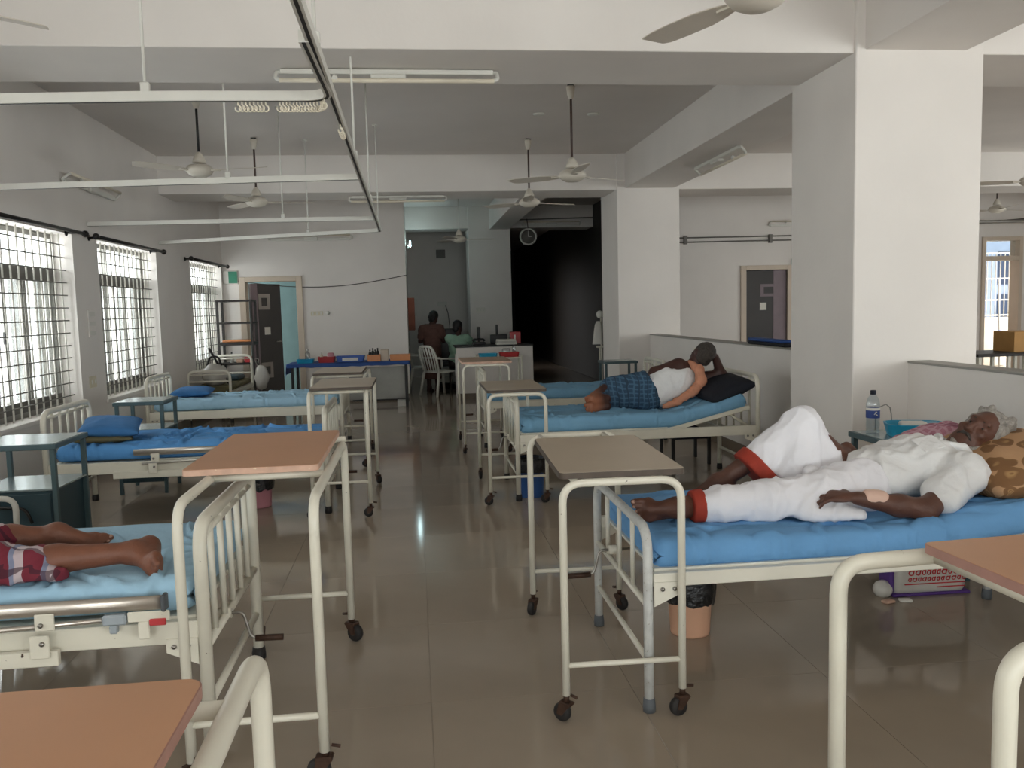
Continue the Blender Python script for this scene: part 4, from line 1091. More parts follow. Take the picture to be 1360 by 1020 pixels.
m = MB(); m.ell((0, 0, 0.17), (0.12, 0.07, 0.2), 18, 12)
for v in m.v: v += Vector((0.02 * noise.noise(v * 9), 0.02 * noise.noise(v * 11), 0.0))
m.build('bag_body', 'clear_bag', vb)
MB().tube(fillet([(-0.05, 0, 0.34), (-0.02, 0, 0.47), (-0.09, 0, 0.47), (-0.05, 0.01, 0.34)], 0.03), 0.006, 6).build('handle', 'clear_bag', vb)
dc = tag(MB().rbox(-0.2, 0.2, -0.25, 0.25, 0, 0.07, 0.03, 3).build('folded_blanket', 'teal_door', None, (-2.84, 13.1, 0.505)), 'dark green blanket folded on the bed by the window wall', 'blanket')

# ------------------------------------------------------------------ nurse station
ct = thing('station_counter', 'white fronted nurse station counter with a black stone top', 'counter', (1.30, 13.83, 0))
MB().rbox(-0.635, 0.64, 0.0, 0.1, 0, 0.85, 0.004, 1).build('front_panel', 'wall', ct)
MB().rbox(-0.635, -0.55, 0.1, 0.6, 0, 0.72, 0.004, 1).build('side_panel', 'wall', ct)
MB().rbox(0.55, 0.64, 0.1, 0.6, 0, 0.72, 0.004, 1).build('side_panel', 'wall', ct)
MB().rbox(-0.66, 0.65, -0.02, 0.62, 0.85, 0.875, 0.004, 1).build('stone_top', 'black', ct)
MB().rbox(-0.637, 0.642, -0.01, 0.0, 0, 0.09, 0.002, 1).build('kick_plate', 'skirting', ct)
ZC = 0.8755
for i in range(3):
    tag(MB().rbox(-0.17 + 0.01 * i, 0.17 - 0.015 * i, -0.12, 0.12, 0, 0.028, 0.003, 1).build('ledger', ('paper', 'clear_bag', 'paper')[i], None, (1.52, 14.05, ZC + i * 0.029), (0, 0, 0.05 * i)), ('bottom', 'middle', 'top')[i] + ' ledger of the stack on the black counter top', 'ledger', 'ledgers on the counter')
pr_ = thing('label_printer', 'black printer standing behind the ledgers on the counter', 'printer', (1.42, 14.3, ZC))
MB().rbox(-0.14, 0.14, -0.09, 0.09, 0, 0.16, 0.01, 2).build('body', 'black', pr_); MB().rbox(-0.05, -0.01, 0, 0.02, 0.16, 0.33, 0.005, 1).build('paper_guide', 'black', pr_)
bx = thing('tissue_box', 'crimson box with white print beside the printer on the counter', 'box', (1.70, 14.28, ZC))
MB().rbox(-0.09, 0.09, -0.07, 0.07, 0, 0.2, 0.006, 1).build('carton', 'tray_red', bx); MB().rbox(-0.03, 0.0, -0.0735, -0.0705, 0.04, 0.15, 0.001, 1).build('print', 'paper', bx)
kb = thing('telephone', 'dark desk telephone on the black counter top', 'telephone', (1.06, 14.1, ZC))
MB().rbox(-0.11, 0.11, -0.09, 0.09, 0, 0.05, 0.01, 2).build('base', 'black', kb)
MB().tube(fillet([(-0.1, 0.02, 0.06), (-0.08, 0.02, 0.09), (0.08, 0.02, 0.09), (0.1, 0.02, 0.06)], 0.03), 0.02, 8).build('handset', 'black', kb)
mn = thing('monitor', 'dark monitor seen from its side behind the counter', 'monitor', (1.08, 14.35, ZC))
MB().rbox(-0.02, 0.02, -0.13, 0.13, 0.07, 0.30, 0.006, 1).build('screen', 'black', mn); MB().rbox(-0.07, 0.07, -0.08, 0.08, 0, 0.015, 0.004, 1).cyl((0, 0, 0.015), (0, 0, 0.09), 0.015).build('stand', 'black', mn)
oc = thing('wall_cabinet', 'orange wooden cabinet on the side wall of the nurse station', 'cabinet', (-0.119, 16.4, 1.1))
MB().rbox(0, 0.12, -0.25, 0.25, 0, 0.62, 0.004, 1).build('body', 'orange_wood', oc)
MB().rbox(0.1205, 0.128, -0.24, -0.005, 0.01, 0.61, 0.002, 1).build('door', 'orange_wood', oc); MB().rbox(0.1205, 0.128, 0.005, 0.24, 0.01, 0.61, 0.002, 1).build('door', 'orange_wood', oc)
MB().lathe([(0.014, 0), (0.014, 0.02), (0, 0.024)], 10, T((0.128, -0.03, 0.3), ry=PI / 2)).build('knob', 'plastic_white', oc)
dk = thing('station_desk', 'dark desk behind the standing woman in the nurse station', 'desk', (0.85, 16.37, 0))
MB().rbox(-0.5, 0.2, -0.3, 0.3, 0.70, 0.74, 0.004, 1).build('desktop', 'black', dk)
MB().rbox(-0.48, -0.44, -0.28, 0.28, 0, 0.70, 0.003, 1).build('side_panel', 'black', dk); MB().rbox(0.14, 0.18, -0.28, 0.28, 0, 0.70, 0.003, 1).build('side_panel', 'black', dk)
c2 = thing('office_chair', 'dark high-backed chair between the standing woman and the seated person', 'chair', (0.64, 15.84, 0))
MB().rbox(-0.22, 0.22, -0.2, 0.2, 0.42, 0.5, 0.03, 3).build('seat', 'black', c2); MB().rbox(-0.2, 0.2, 0.2, 0.26, 0.5, 1.12, 0.02, 3).build('backrest', 'door_dark', c2)
MB().cyl((0, 0, 0.1), (0, 0, 0.42), 0.03).build('column', 'black', c2)
for k in range(5): MB().rbox(0, 0.25, -0.02, 0.02, 0.0, 0.1, 0.005, 1, T(rz=k * 2 * PI / 5)).build('base_arm', 'black', c2)
lamp = thing('wall_socket', 'white wall socket with a dangling cord on the station back wall', 'socket', (0.62, 18.699, 1.6))
MB().rbox(-0.1, 0.1, -0.03, 0, -0.05, 0.05, 0.008, 2).build('plate', 'plastic_white', lamp)
MB().tube([(0.07, -0.03, -0.03), (0.12, -0.03, -0.2), (0.15, -0.02, -0.5), (0.14, -0.02, -0.75)], 0.008, 6).build('cord', 'wire', lamp)
lamp = thing('oxygen_outlet', 'narrow white outlet strip on the station back wall near the orange cabinet', 'wall panel', (0.03, 18.699, 1.55))
MB().rbox(-0.03, 0.03, -0.03, 0, -0.2, 0.18, 0.008, 2).build('strip', 'plastic_white', lamp)
lamp = thing('vent_cover', 'square grey vent cover high on the station back wall', 'vent', (0.62, 18.699, 2.7))
MB().rbox(-0.1, 0.1, -0.015, 0, -0.09, 0.09, 0.004, 1).build('cover', 'bar_dark', lamp)

def plastic_chair(label, x, y, rz):
    t = thing('plastic_chair', label, 'chair', (x, y, 0), rz, 'white plastic armchairs')
    s = MB().rbox(-0.23, 0.23, -0.22, 0.22, 0.40, 0.43, 0.012, 2)
    for v in s.v: v.z -= 0.02 * (1 - (v.x / 0.23) ** 2) * (1 - (v.y / 0.22) ** 2)
    s.build('seat', 'plastic_white', t)
    for sx in (-1, 1):
        MB().tube([(sx * 0.22, -0.2, 0.41), (sx * 0.25, -0.25, 0.0)], [0.026, 0.022], 8).build('leg', 'plastic_white', t)
        MB().tube([(sx * 0.21, 0.21, 0.41), (sx * 0.24, 0.29, 0.0)], [0.026, 0.022], 8).build('leg', 'plastic_white', t)
        MB().tube(fillet([(sx * 0.225, -0.2, 0.4), (sx * 0.25, -0.2, 0.63), (sx * 0.255, 0.2, 0.65), (sx * 0.22, 0.28, 0.66)], 0.06, 5), 0.02, 8, flat=(1.2, 0.7)).build('armrest', 'plastic_white', t)
    b = MB().tube(fillet([(-0.2, 0.21, 0.42), (-0.23, 0.28, 0.70), (-0.17, 0.33, 0.86), (0.17, 0.33, 0.86), (0.23, 0.28, 0.70), (0.2, 0.21, 0.42)], 0.09, 6), 0.02, 8).build('back_frame', 'plastic_white', t)
    for k in range(5):
        xx = -0.14 + 0.07 * k
        MB().tube([(xx * 1.0, 0.215, 0.42), (xx * 1.08, 0.27, 0.66), (xx * 1.05, 0.325, 0.855)], 0.02, 6, flat=(1.0, 0.4)).build('back_slat', 'plastic_white', t)
    return t
plastic_chair('white plastic armchair in front of the counter end, behind the seated person in green', 0.43, 14.62, 2.2)
plastic_chair('white plastic armchair in the shade between the orange crate and the standing woman', 0.15, 15.78, 1.57)
plastic_chair('white plastic armchair at the head of the plaid-clad person', -2.12, 4.0, 1.75)

# ------------------------------------------------------------------ trolley with trays, coat stand
tl = thing('instrument_trolley', 'white tubular trolley with trays in front of the station counter', 'trolley', (1.24, 12.62, 0))
for sx in (-0.33, 0.33):
    for sy in (-0.2, 0.2): MB().cyl((sx, sy, 0.0), (sx, sy, 0.78), 0.012, n=8).build('leg', 'cream_clean', tl)
for z in (0.75, 0.25): MB().rbox(-0.34, 0.34, -0.21, 0.21, z - 0.015, z, 0.004, 1).build('shelf', 'cream_clean', tl)
open_tray('instrument_tray', 'blue tray on the white trolley by the counter', 'tray', (1.08, 12.6, 0.751), 0.14, 0.11, 0.06, 'tray_teal')
open_tray('instrument_tray', 'red tray on the white trolley by the counter', 'tray', (1.40, 12.6, 0.751), 0.15, 0.11, 0.07, 'tray_red')
tag(MB().lathe([(0, 0), (0.06, 0), (0.065, 0.1), (0.05, 0.12), (0.0, 0.12)], 16).build('jar', 'clear_plastic', None, (1.36, 12.6, 0.76)), 'squat clear jar standing in the red trolley tray', 'jar')
bottle('bottle', 'slim clear dropper bottle standing in the red trolley tray', (1.48, 12.62, 0.76), 0.028, 0.2, 'clear_plastic', 'plastic_white')
tag(MB().rbox(-0.14, 0.14, -0.1, 0.1, 0, 0.07, 0.03, 3).build('folded_cloth', 'navy', None, (1.15, 12.62, 0.252)), 'dark folded cloth on the lower shelf of the white trolley', 'cloth')
cs = thing('coat_stand', 'white pole stand with a grey jacket at the corner of the far column', 'stand', (2.80, 12.55, 0))
MB().cyl((0.02, 0, 0.03), (0.02, 0, 1.33), 0.016, n=10).cyl((-0.01, 0.0, 0.05), (-0.01, 0, 0.86), 0.012, n=8).build('pole', 'cream_clean', cs)
MB().rbox(-0.06, 0.1, -0.03, 0.03, 0.845, 0.875, 0.008, 2).build('crossbar', 'cream_clean', cs)
for k in range(4): MB().rbox(0, 0.16, -0.015, 0.015, 0, 0.03, 0.004, 1, T((0.02, 0, 0), rz=k * PI / 2 + 0.4)).build('base_foot', 'cream_clean', cs)
m = MB(); vs = []; fs = []
rows = [(0.03, 1.25), (0.055, 1.2), (0.07, 1.1), (0.085, 0.98), (0.095, 0.9)]
for r, z in rows:
    for k in range(16):
        a = 2 * PI * k / 16; w = 1 + 0.25 * math.sin(4 * a)
        vs.append((0.0 - 0.02 + r * math.cos(a) * w, r * 0.7 * math.sin(a) * w, z))
for i in range(len(rows) - 1):
    for k in range(16): fs.append((i * 16 + k, i * 16 + (k + 1) % 16, (i + 1) * 16 + (k + 1) % 16, (i + 1) * 16 + k))
jk = tag(m.add(vs, fs, True).build('jacket', 'clear_bag', None, (2.80, 12.55, 0)), 'grey cloth jacket hanging on the white pole stand', 'jacket')
cp = tag(MB().ell((2.80, 12.55, 1.35), (0.055, 0.06, 0.06), 14, 10).build('cap', 'plastic_white'), 'white cap resting on top of the pole stand', 'cap')

# ------------------------------------------------------------------ things on and under the old man's bed
wb = thing('water_bottle', 'clear water bottle with a blue label and dark cap on the teal locker', 'bottle', (2.475, 4.30, 0.7575))
prof = [(0.0, 0.0), (0.034, 0.0), (0.036, 0.008), (0.034, 0.03), (0.036, 0.05), (0.034, 0.07), (0.0355, 0.085), (0.0355, 0.145), (0.036, 0.16), (0.030, 0.19), (0.016, 0.212), (0.013, 0.218), (0.013, 0.228), (0.0, 0.228)]
MB().lathe(prof, 24).build('bottle_body', 'bottle_plastic', wb)
lb = MB().lathe([(0.0362, 0.088), (0.0364, 0.09), (0.0364, 0.143), (0.0362, 0.145)], 24).build('label_band', 'ink_blue', wb)
MB().lathe([(0.0366, 0.131), (0.0368, 0.132), (0.0368, 0.143), (0.0366, 0.1445)], 24).build('label_stripe', 'paper', lb)
for a, z, l in ((-1.9, 0.108, 0.3), (-1.75, 0.118, 0.25), (-1.65, 0.102, 0.22)):
    MB().tube([(0.0369 * math.cos(a + l * k), 0.0369 * math.sin(a + l * k), z + 0.006 * math.sin(k * 3)) for k in (0, 0.33, 0.66, 1)], 0.0022, 5).build('print', 'paper', lb)
MB().lathe([(0.015, 0.216), (0.0155, 0.219), (0.0155, 0.236), (0.013, 0.239), (0, 0.239)], 18).build('cap', 'navy', wb)
ty = open_tray('basin_tray', 'turquoise plastic basin lying on the locker beside the water bottle', 'tray', (2.66, 4.20, 0.757), 0.155, 0.11, 0.066, 'tray_teal', 0.08, 0.88, -0.35, None, 0.008)
tag(MB().rbox(-0.07, 0.07, -0.05, 0.05, 0, 0.06, 0.02, 3).build('tissue_pack', 'plastic_white', None, (2.66, 4.22, 0.768), (0, 0, -0.3)), 'white tissue pack lying in the turquoise basin', 'pack')
tag(MB().rbox(-0.05, 0.05, -0.04, 0.04, 0, 0.055, 0.01, 2).build('towel_roll', 'tray_teal', None, (2.74, 4.19, 0.768), (0.1, 0, -0.3)), 'small turquoise cloth tucked in the basin end', 'cloth')
tag(MB().tube([(2.525, 4.36, 0.762), (2.53, 4.37, 0.84), (2.56, 4.38, 0.89), (2.60, 4.385, 0.905), (2.625, 4.385, 0.885), (2.63, 4.38, 0.85), (2.63, 4.37, 0.762)], 0.0035, 6).build('charger_cable', 'window_alu'), 'thin grey cable looping up between the bottle and the basin', 'cable')
sk = thing('rice_sack', 'white woven sack with red print and purple trim on the floor under the bed', 'sack', (2.54, 3.905, 0), -0.02)
m = MB().rbox(-0.2, 0.2, -0.06, 0.06, 0.0, 0.27, 0.04, 4)
for v in m.v:
    v.x += 0.014 * noise.noise(v * 9); v.y += 0.012 * noise.noise(v * 12) - 0.02 * (v.z / 0.27)
m.build('sack_body', 'clear_bag', sk)
MB().rbox(-0.205, 0.205, -0.068, 0.066, 0.0, 0.014, 0.005, 2).build('purple_trim', 'ink_purple', sk)
MB().rbox(-0.22, -0.195, -0.06, 0.05, 0.02, 0.2, 0.008, 2).build('purple_trim', 'ink_purple', sk)
for row, z, s in ((0, 0.122, 1.0), (1, 0.088, 0.8)):
    x = -0.13
    while x < 0.16:
        w = random.uniform(0.016, 0.03) * s; hgt = 0.011 * s
        pts = [(x + w * (0.5 + 0.5 * math.cos(a)), -0.0745, z + hgt * math.sin(a)) for a in [0.4 + 0.7 * k for k in range(8)]] + [(x + w, -0.0745, z + hgt * 1.3)]
        MB().tube(pts, 0.0032 * s, 5).build('red_letter', 'ink_red', sk)
        x += w + 0.008
for z, a, b in ((0.062, -0.15, 0.17), (0.042, 0.02, 0.17)): MB().rbox(a, b, -0.075, -0.071, z, z + 0.005, 0.001, 1).build('print_line', 'ink_red', sk)
tag(MB().ell((0, 0, 0.035), (0.05, 0.045, 0.045), 14, 10).build('plastic_pouch', 'clear_bag', None, (2.30, 3.88, 0.0)), 'crumpled pale pouch leaning on the rice sack', 'pouch')
for i, (x, rz) in enumerate(((2.27, 0.3), (2.36, -0.2))):
    tag(MB().rbox(-0.03, 0.03, -0.02, 0.02, 0, 0.014, 0.006, 2).build('slipper_tip', ('edge_pink', 'paper')[i], None, (x, 3.78, 0), (0, 0, rz)), ('pink', 'white')[i] + ' slipper tip poking out before the rice sack', 'slipper')

# ------------------------------------------------------------------ beyond the half wall
tb = thing('side_table', 'dark topped table in the ward beyond the near column', 'table', (7.55, 10.1, 0))
MB().rbox(-0.55, 0.5, -0.35, 0.35, 0.72, 0.76, 0.004, 1).build('tabletop', 'dark_metal', tb)
for sx in (-0.5, -0.1, 0.12, 0.45):
    for sy in (-0.3, 0.3): MB().rbox(sx - 0.02, sx + 0.02, sy - 0.02, sy + 0.02, 0, 0.72, 0.003, 1).build('leg', 'cream_clean', tb)
tag(MB().rbox(-0.22, 0.2, -0.2, 0.2, 0, 0.26, 0.004, 1).build('cardboard_box', 'cardboard', None, (7.82, 10.1, 0.761)), 'tan cardboard box on the dark topped table', 'box')
fc = thing('folded_blanket', 'dark blue blanket folded on top of the half wall', 'blanket', (3.22, 7.35, 1.0905))
MB().rbox(-0.055, 0.055, -0.42, 0.38, 0, 0.03, 0.012, 3).build('lower_fold', 'navy', fc)
MB().rbox(-0.05, 0.05, -0.36, 0.4, 0.031, 0.06, 0.014, 3).build('upper_fold', 'cloth_blue', fc)
# ================================================================== people : smooth-blended solid figures
def rotm(rx=0, ry=0, rz=0):
    return np.array((Matrix.Rotation(rz, 3, 'Z') @ Matrix.Rotation(ry, 3, 'Y') @ Matrix.Rotation(rx, 3, 'X')))
class Blob:
    """signed-distance figure: tapered limbs and ellipsoids joined with a soft blend, meshed by surface nets"""
    def __init__(s, k=0.03): s.p = []; s.k = k
    def c(s, p0, p1, r0, r1=None, k=None, sub=False):
        s.p.append(('c', np.array(p0, float), np.array(p1, float), r0, r0 if r1 is None else r1, k or s.k, sub)); return s
    def chain(s, pts, rs, k=None):
        for i in range(len(pts) - 1): s.c(pts[i], pts[i + 1], rs[i], rs[i + 1], k)
        return s
    def e(s, c, r, R=None, k=None, sub=False):
        s.p.append(('e', np.array(c, float), np.array(r, float), np.eye(3) if R is None else R, None, k or s.k, sub)); return s
    def bounds(s, pad):
        lo = np.full(3, 1e9); hi = -lo
        for q in s.p:
            if q[6]: continue
            if q[0] == 'c':
                r = max(q[3], q[4]); lo = np.minimum(lo, np.minimum(q[1], q[2]) - r); hi = np.maximum(hi, np.maximum(q[1], q[2]) + r)
            else:
                r = max(q[2]); lo = np.minimum(lo, q[1] - r); hi = np.maximum(hi, q[1] + r)
        return lo - pad, hi + pad
    def field(s, vx, clip=None):
        lo, hi = s.bounds(3 * vx)
        n = np.ceil((hi - lo) / vx).astype(int) + 1
        F = np.full(n, 0.12, np.float32)
        ax = [lo[i] + vx * np.arange(n[i]) for i in range(3)]
        for q in s.p:
            if q[0] == 'c':
                r = max(q[3], q[4]); a = np.minimum(q[1], q[2]) - r; b = np.maximum(q[1], q[2]) + r
            else:
                r = max(q[2]); a = q[1] - r; b = q[1] + r
            mg = q[5] + 0.02
            i0 = np.clip(((a - mg - lo) / vx).astype(int), 0, n); i1 = np.clip(((b + mg - lo) / vx).astype(int) + 2, 0, n)
            sl = tuple(slice(i0[k], i1[k]) for k in range(3))
            X, Y, Z = np.meshgrid(*[ax[k][sl[k]] for k in range(3)], indexing='ij')
            P = np.stack((X, Y, Z), -1)
            if q[0] == 'c':
                d = q[2] - q[1]; L2 = max(d @ d, 1e-9)
                t = np.clip(((P - q[1]) @ d) / L2, 0, 1)
                D = np.linalg.norm(P - (q[1] + t[..., None] * d), axis=-1) - (q[3] + (q[4] - q[3]) * t)
            else:
                Q = (P - q[1]) @ q[3]
                k0 = np.linalg.norm(Q / q[2], axis=-1); k1 = np.linalg.norm(Q / (q[2] ** 2), axis=-1)
                D = k0 * (k0 - 1.0) / np.maximum(k1, 1e-6)
            k = q[5]; G = F[sl]
            if q[6]:
                h = np.clip(0.5 - 0.5 * (G + D) / k, 0, 1)
                F[sl] = G * (1 - h) + (-D) * h + k * h * (1 - h)
            else:
                h = np.clip(0.5 + 0.5 * (G - D) / k, 0, 1)
                F[sl] = G * (1 - h) + D * h - k * h * (1 - h)
        if clip is not None:
            X, Y, Z = np.meshgrid(*ax, indexing='ij', sparse=True)
            for fn in clip: F = np.maximum(F, fn(X, Y, Z).astype(np.float32))
        return F, lo
    def mesh(s, name, vx=0.01, clip=None, disp=None, smooth=1):
        F, lo = s.field(vx, clip)
        I = F < 0
        n = np.array(F.shape) - 1
        cs = [(a, b, c) for a in (0, 1) for b in (0, 1) for c in (0, 1)]
        cnt = np.zeros(n, np.int8)
        for a, b, c in cs: cnt += I[a:a + n[0], b:b + n[1], c:c + n[2]]
        act = (cnt > 0) & (cnt < 8)
        idx = -np.ones(n, np.int64); cells = np.argwhere(act); idx[act] = np.arange(len(cells))
        acc = np.zeros((len(cells), 3)); num = np.zeros(len(cells))
        i, j, k = cells.T
        for ax in range(3):
            o = [x for x in range(3) if x != ax]
            for u in (0, 1):
                for v in (0, 1):
                    p = [i.copy(), j.copy(), k.copy()]; p[o[0]] = p[o[0]] + u; p[o[1]] = p[o[1]] + v
                    q = [x.copy() for x in p]; q[ax] = q[ax] + 1
                    f0 = F[tuple(p)]; f1 = F[tuple(q)]
                    m = (f0 < 0) != (f1 < 0)
                    t = np.where(m, f0 / np.where(np.abs(f0 - f1) < 1e-9, 1, f0 - f1), 0)
                    pt = np.stack(p, -1).astype(float); pt[:, ax] += t
                    acc += pt * m[:, None]; num += m
        V = lo + (acc / num[:, None]) * vx
        faces = []
        for ax in range(3):
            o = [x for x in range(3) if x != ax]
            A = np.take(I, range(0, F.shape[ax] - 1), ax); B = np.take(I, range(1, F.shape[ax]), ax)
            ed = np.argwhere(A != B)
            if len(ed) == 0: continue
            ok = np.all(ed[:, o] >= 1, axis=1) & np.all(ed[:, o] < n[o], axis=1)
            ed = ed[ok]
            fl = A[tuple(ed.T)]
            def cid(du, dv):
                e = ed.copy(); e[:, o[0]] -= du; e[:, o[1]] -= dv
                return idx[tuple(e.T)]
            q = np.stack((cid(1, 1), cid(0, 1), cid(0, 0), cid(1, 0)), -1)
            fl2 = fl if ax != 1 else ~fl
            q[~fl2] = q[~fl2][:, ::-1]
            faces.append(q)
        Fc = np.concatenate(faces)
        me = bpy.data.meshes.new(name)
        me.vertices.add(len(V)); me.vertices.foreach_set('co', V.astype(np.float32).ravel())
        me.loops.add(len(Fc) * 4); me.loops.foreach_set('vertex_index', Fc.astype(np.int32).ravel())
        me.polygons.add(len(Fc)); me.polygons.foreach_set('loop_start', np.arange(0, len(Fc) * 4, 4, dtype=np.int32))
        me.update(calc_edges=True); me.validate()
        bm = bmesh.new(); bm.from_mesh(me)
        for _ in range(smooth): bmesh.ops.smooth_vert(bm, verts=bm.verts, factor=0.5, use_axis_x=True, use_axis_y=True, use_axis_z=True)
        bmesh.ops.recalc_face_normals(bm, faces=bm.faces)
        if disp:
            bm.normal_update()
            mv = [v.normal * disp(v.co) for v in bm.verts]
            for v, d in zip(bm.verts, mv): v.co += d
        for f in bm.faces: f.smooth = True
        bm.to_mesh(me); bm.free()
        return me
def folds(amp, direction, freq, seed=0.0, nz=3.0):
    d = Vector(direction).normalized()
    def f(co):
        w = noise.noise(co * nz + Vector((seed, seed, 0)))
        f = freq * 0.42
        q = co * f - d * (co.dot(d) * (f - 3.0)) + Vector((seed, seed * 0.7, w))
        n1 = noise.noise(q); n2 = noise.noise(q * 1.9 + Vector((3.1, seed, 1.7)))
        return amp * (1.1 * math.exp(-(n1 / 0.13) ** 2) + 0.5 * math.exp(-(n2 / 0.14) ** 2) - 0.25) + amp * 0.3 * noise.noise(co * 18)
    return f
V3 = lambda *a: np.array(a, float)
def hand(B, w, d, up, side, L=0.18, curl=0.3, spread=1.0, thumb=1, r=0.0085, k=0.004):
    """wrist w, pointing d, back-of-hand up, thumb towards side; five separate bent fingers"""
    w = np.array(w, float); d = np.array(d, float); d /= np.linalg.norm(d)
    up = np.array(up, float); up -= d * (up @ d); up /= np.linalg.norm(up)
    sd = np.cross(d, up); 
    if sd @ np.array(side, float) < 0: sd = -sd
    pl = L * 0.5
    R = np.stack((d, sd, up), -1)
    B.e(w + d * pl * 0.55, (pl * 0.62, 0.040, 0.014), R, 0.012)
    B.c(w + d * pl * 0.2 - sd * 0.0, w + d * pl * 0.9 + sd * 0.024, 0.015, 0.012, 0.012)
    B.c(w + d * pl * 0.2, w + d * pl * 0.88 - sd * 0.026, 0.015, 0.011, 0.012)
    for i, (o, ln) in enumerate(((0.030, 0.92), (0.010, 1.0), (-0.010, 0.94), (-0.029, 0.76))):
        p = w + d * (pl * 0.95) + sd * o
        a = 0.15 + curl * 0.5
        fd = d + sd * o * 2.2 * spread; fd /= np.linalg.norm(fd)
        for j, sl in enumerate((0.40, 0.33, 0.27)):
            dirv = fd * math.cos(a) - up * math.sin(a)
            q = p + dirv * L * 0.5 * ln * sl
            B.c(p, q, r * (1.02 - 0.08 * j), r * (0.96 - 0.1 * j), k)
            p = q; a += curl * (0.9 + 0.15 * i)
    p = w + d * pl * 0.25 + sd * 0.028
    t1 = p + (d * 0.6 + sd * 0.75 - up * 0.2) * 0.045; t2 = t1 + (d * 0.9 + sd * 0.25 - up * 0.3) * 0.034; t3 = t2 + (d * 0.95 - sd * 0.05 - up * 0.35) * 0.026
    B.c(p, t1, 0.015, 0.0115, 0.01); B.c(t1, t2, 0.0108, 0.0098, k); B.c(t2, t3, 0.0096, 0.008, k)
def foot(B, ank, d, up, L=0.25, big=1, k=0.012, curl=0.15, r0=0.034):
    """ankle point, toe direction d, instep side up; big toe on side 'big' (+1/-1 of d x up)"""
    ank = np.array(ank, float); d = np.array(d, float); d /= np.linalg.norm(d)
    up = np.array(up, float); up -= d * (up @ d); up /= np.linalg.norm(up)
    sd = np.cross(d, up) * big
    base = ank - up * 0.055
    heel = base - d * L * 0.2
    ball = base + d * L * 0.48
    B.c(ank, heel + up * 0.012, r0, 0.033, 0.03)
    B.c(heel + up * 0.006, ball - up * 0.006, 0.031, 0.024, 0.03)
    B.c(ank - up * 0.006 + d * 0.01, ball + up * 0.012, 0.036, 0.022, 0.03)
    B.c(ball - sd * 0.026 - up * 0.008, ball + sd * 0.028 - up * 0.006, 0.019, 0.022, 0.02)
    B.c(heel + d * 0.03 - sd * 0.012, ball - sd * 0.03 - up * 0.008, 0.022, 0.018, 0.02)
    lens = (0.062, 0.056, 0.05, 0.043, 0.035); offs = (0.033, 0.012, -0.006, -0.022, -0.037); rs = (0.0125, 0.0088, 0.0083, 0.008, 0.0078)
    tips = []
    for ln, o, r in zip(lens, offs, rs):
        p = ball + sd * o - up * 0.006 + d * (0.006 - abs(o - 0.01) * 0.25)
        q = p + (d * math.cos(curl) + up * 0.10) * ln * 0.55; t = q + (d * math.cos(curl) - up * math.sin(curl + 0.2)) * ln * 0.45
        B.c(p, q, r * 1.0, r * 1.02, 0.005); B.c(q, t, r * 1.05, r * 0.9, 0.004)
        tips.append((t + up * r * 0.75, d, up, r))
    return tips
def nails(parent, tips, name='nail'):
    for t, d, up, r in tips:
        z = Vector(up).normalized(); x = Vector(d).normalized(); y = z.cross(x)
        Mx = Matrix((x, y, z)).transposed().to_4x4(); Mx.translation = Vector(t)
        MB().ell((0, 0, 0), (r * 0.75, r * 0.62, r * 0.22), 10, 6, Mx).build(name, 'nail', parent)
def person(me, mat, label):
    return tag(link('person', me, mat), label, 'person')
def wear(name, B, mat, parent, vx=0.01, clip=None, disp=None, smooth=2):
    return link(name, B.mesh(name, vx, clip, disp, smooth), mat, parent)

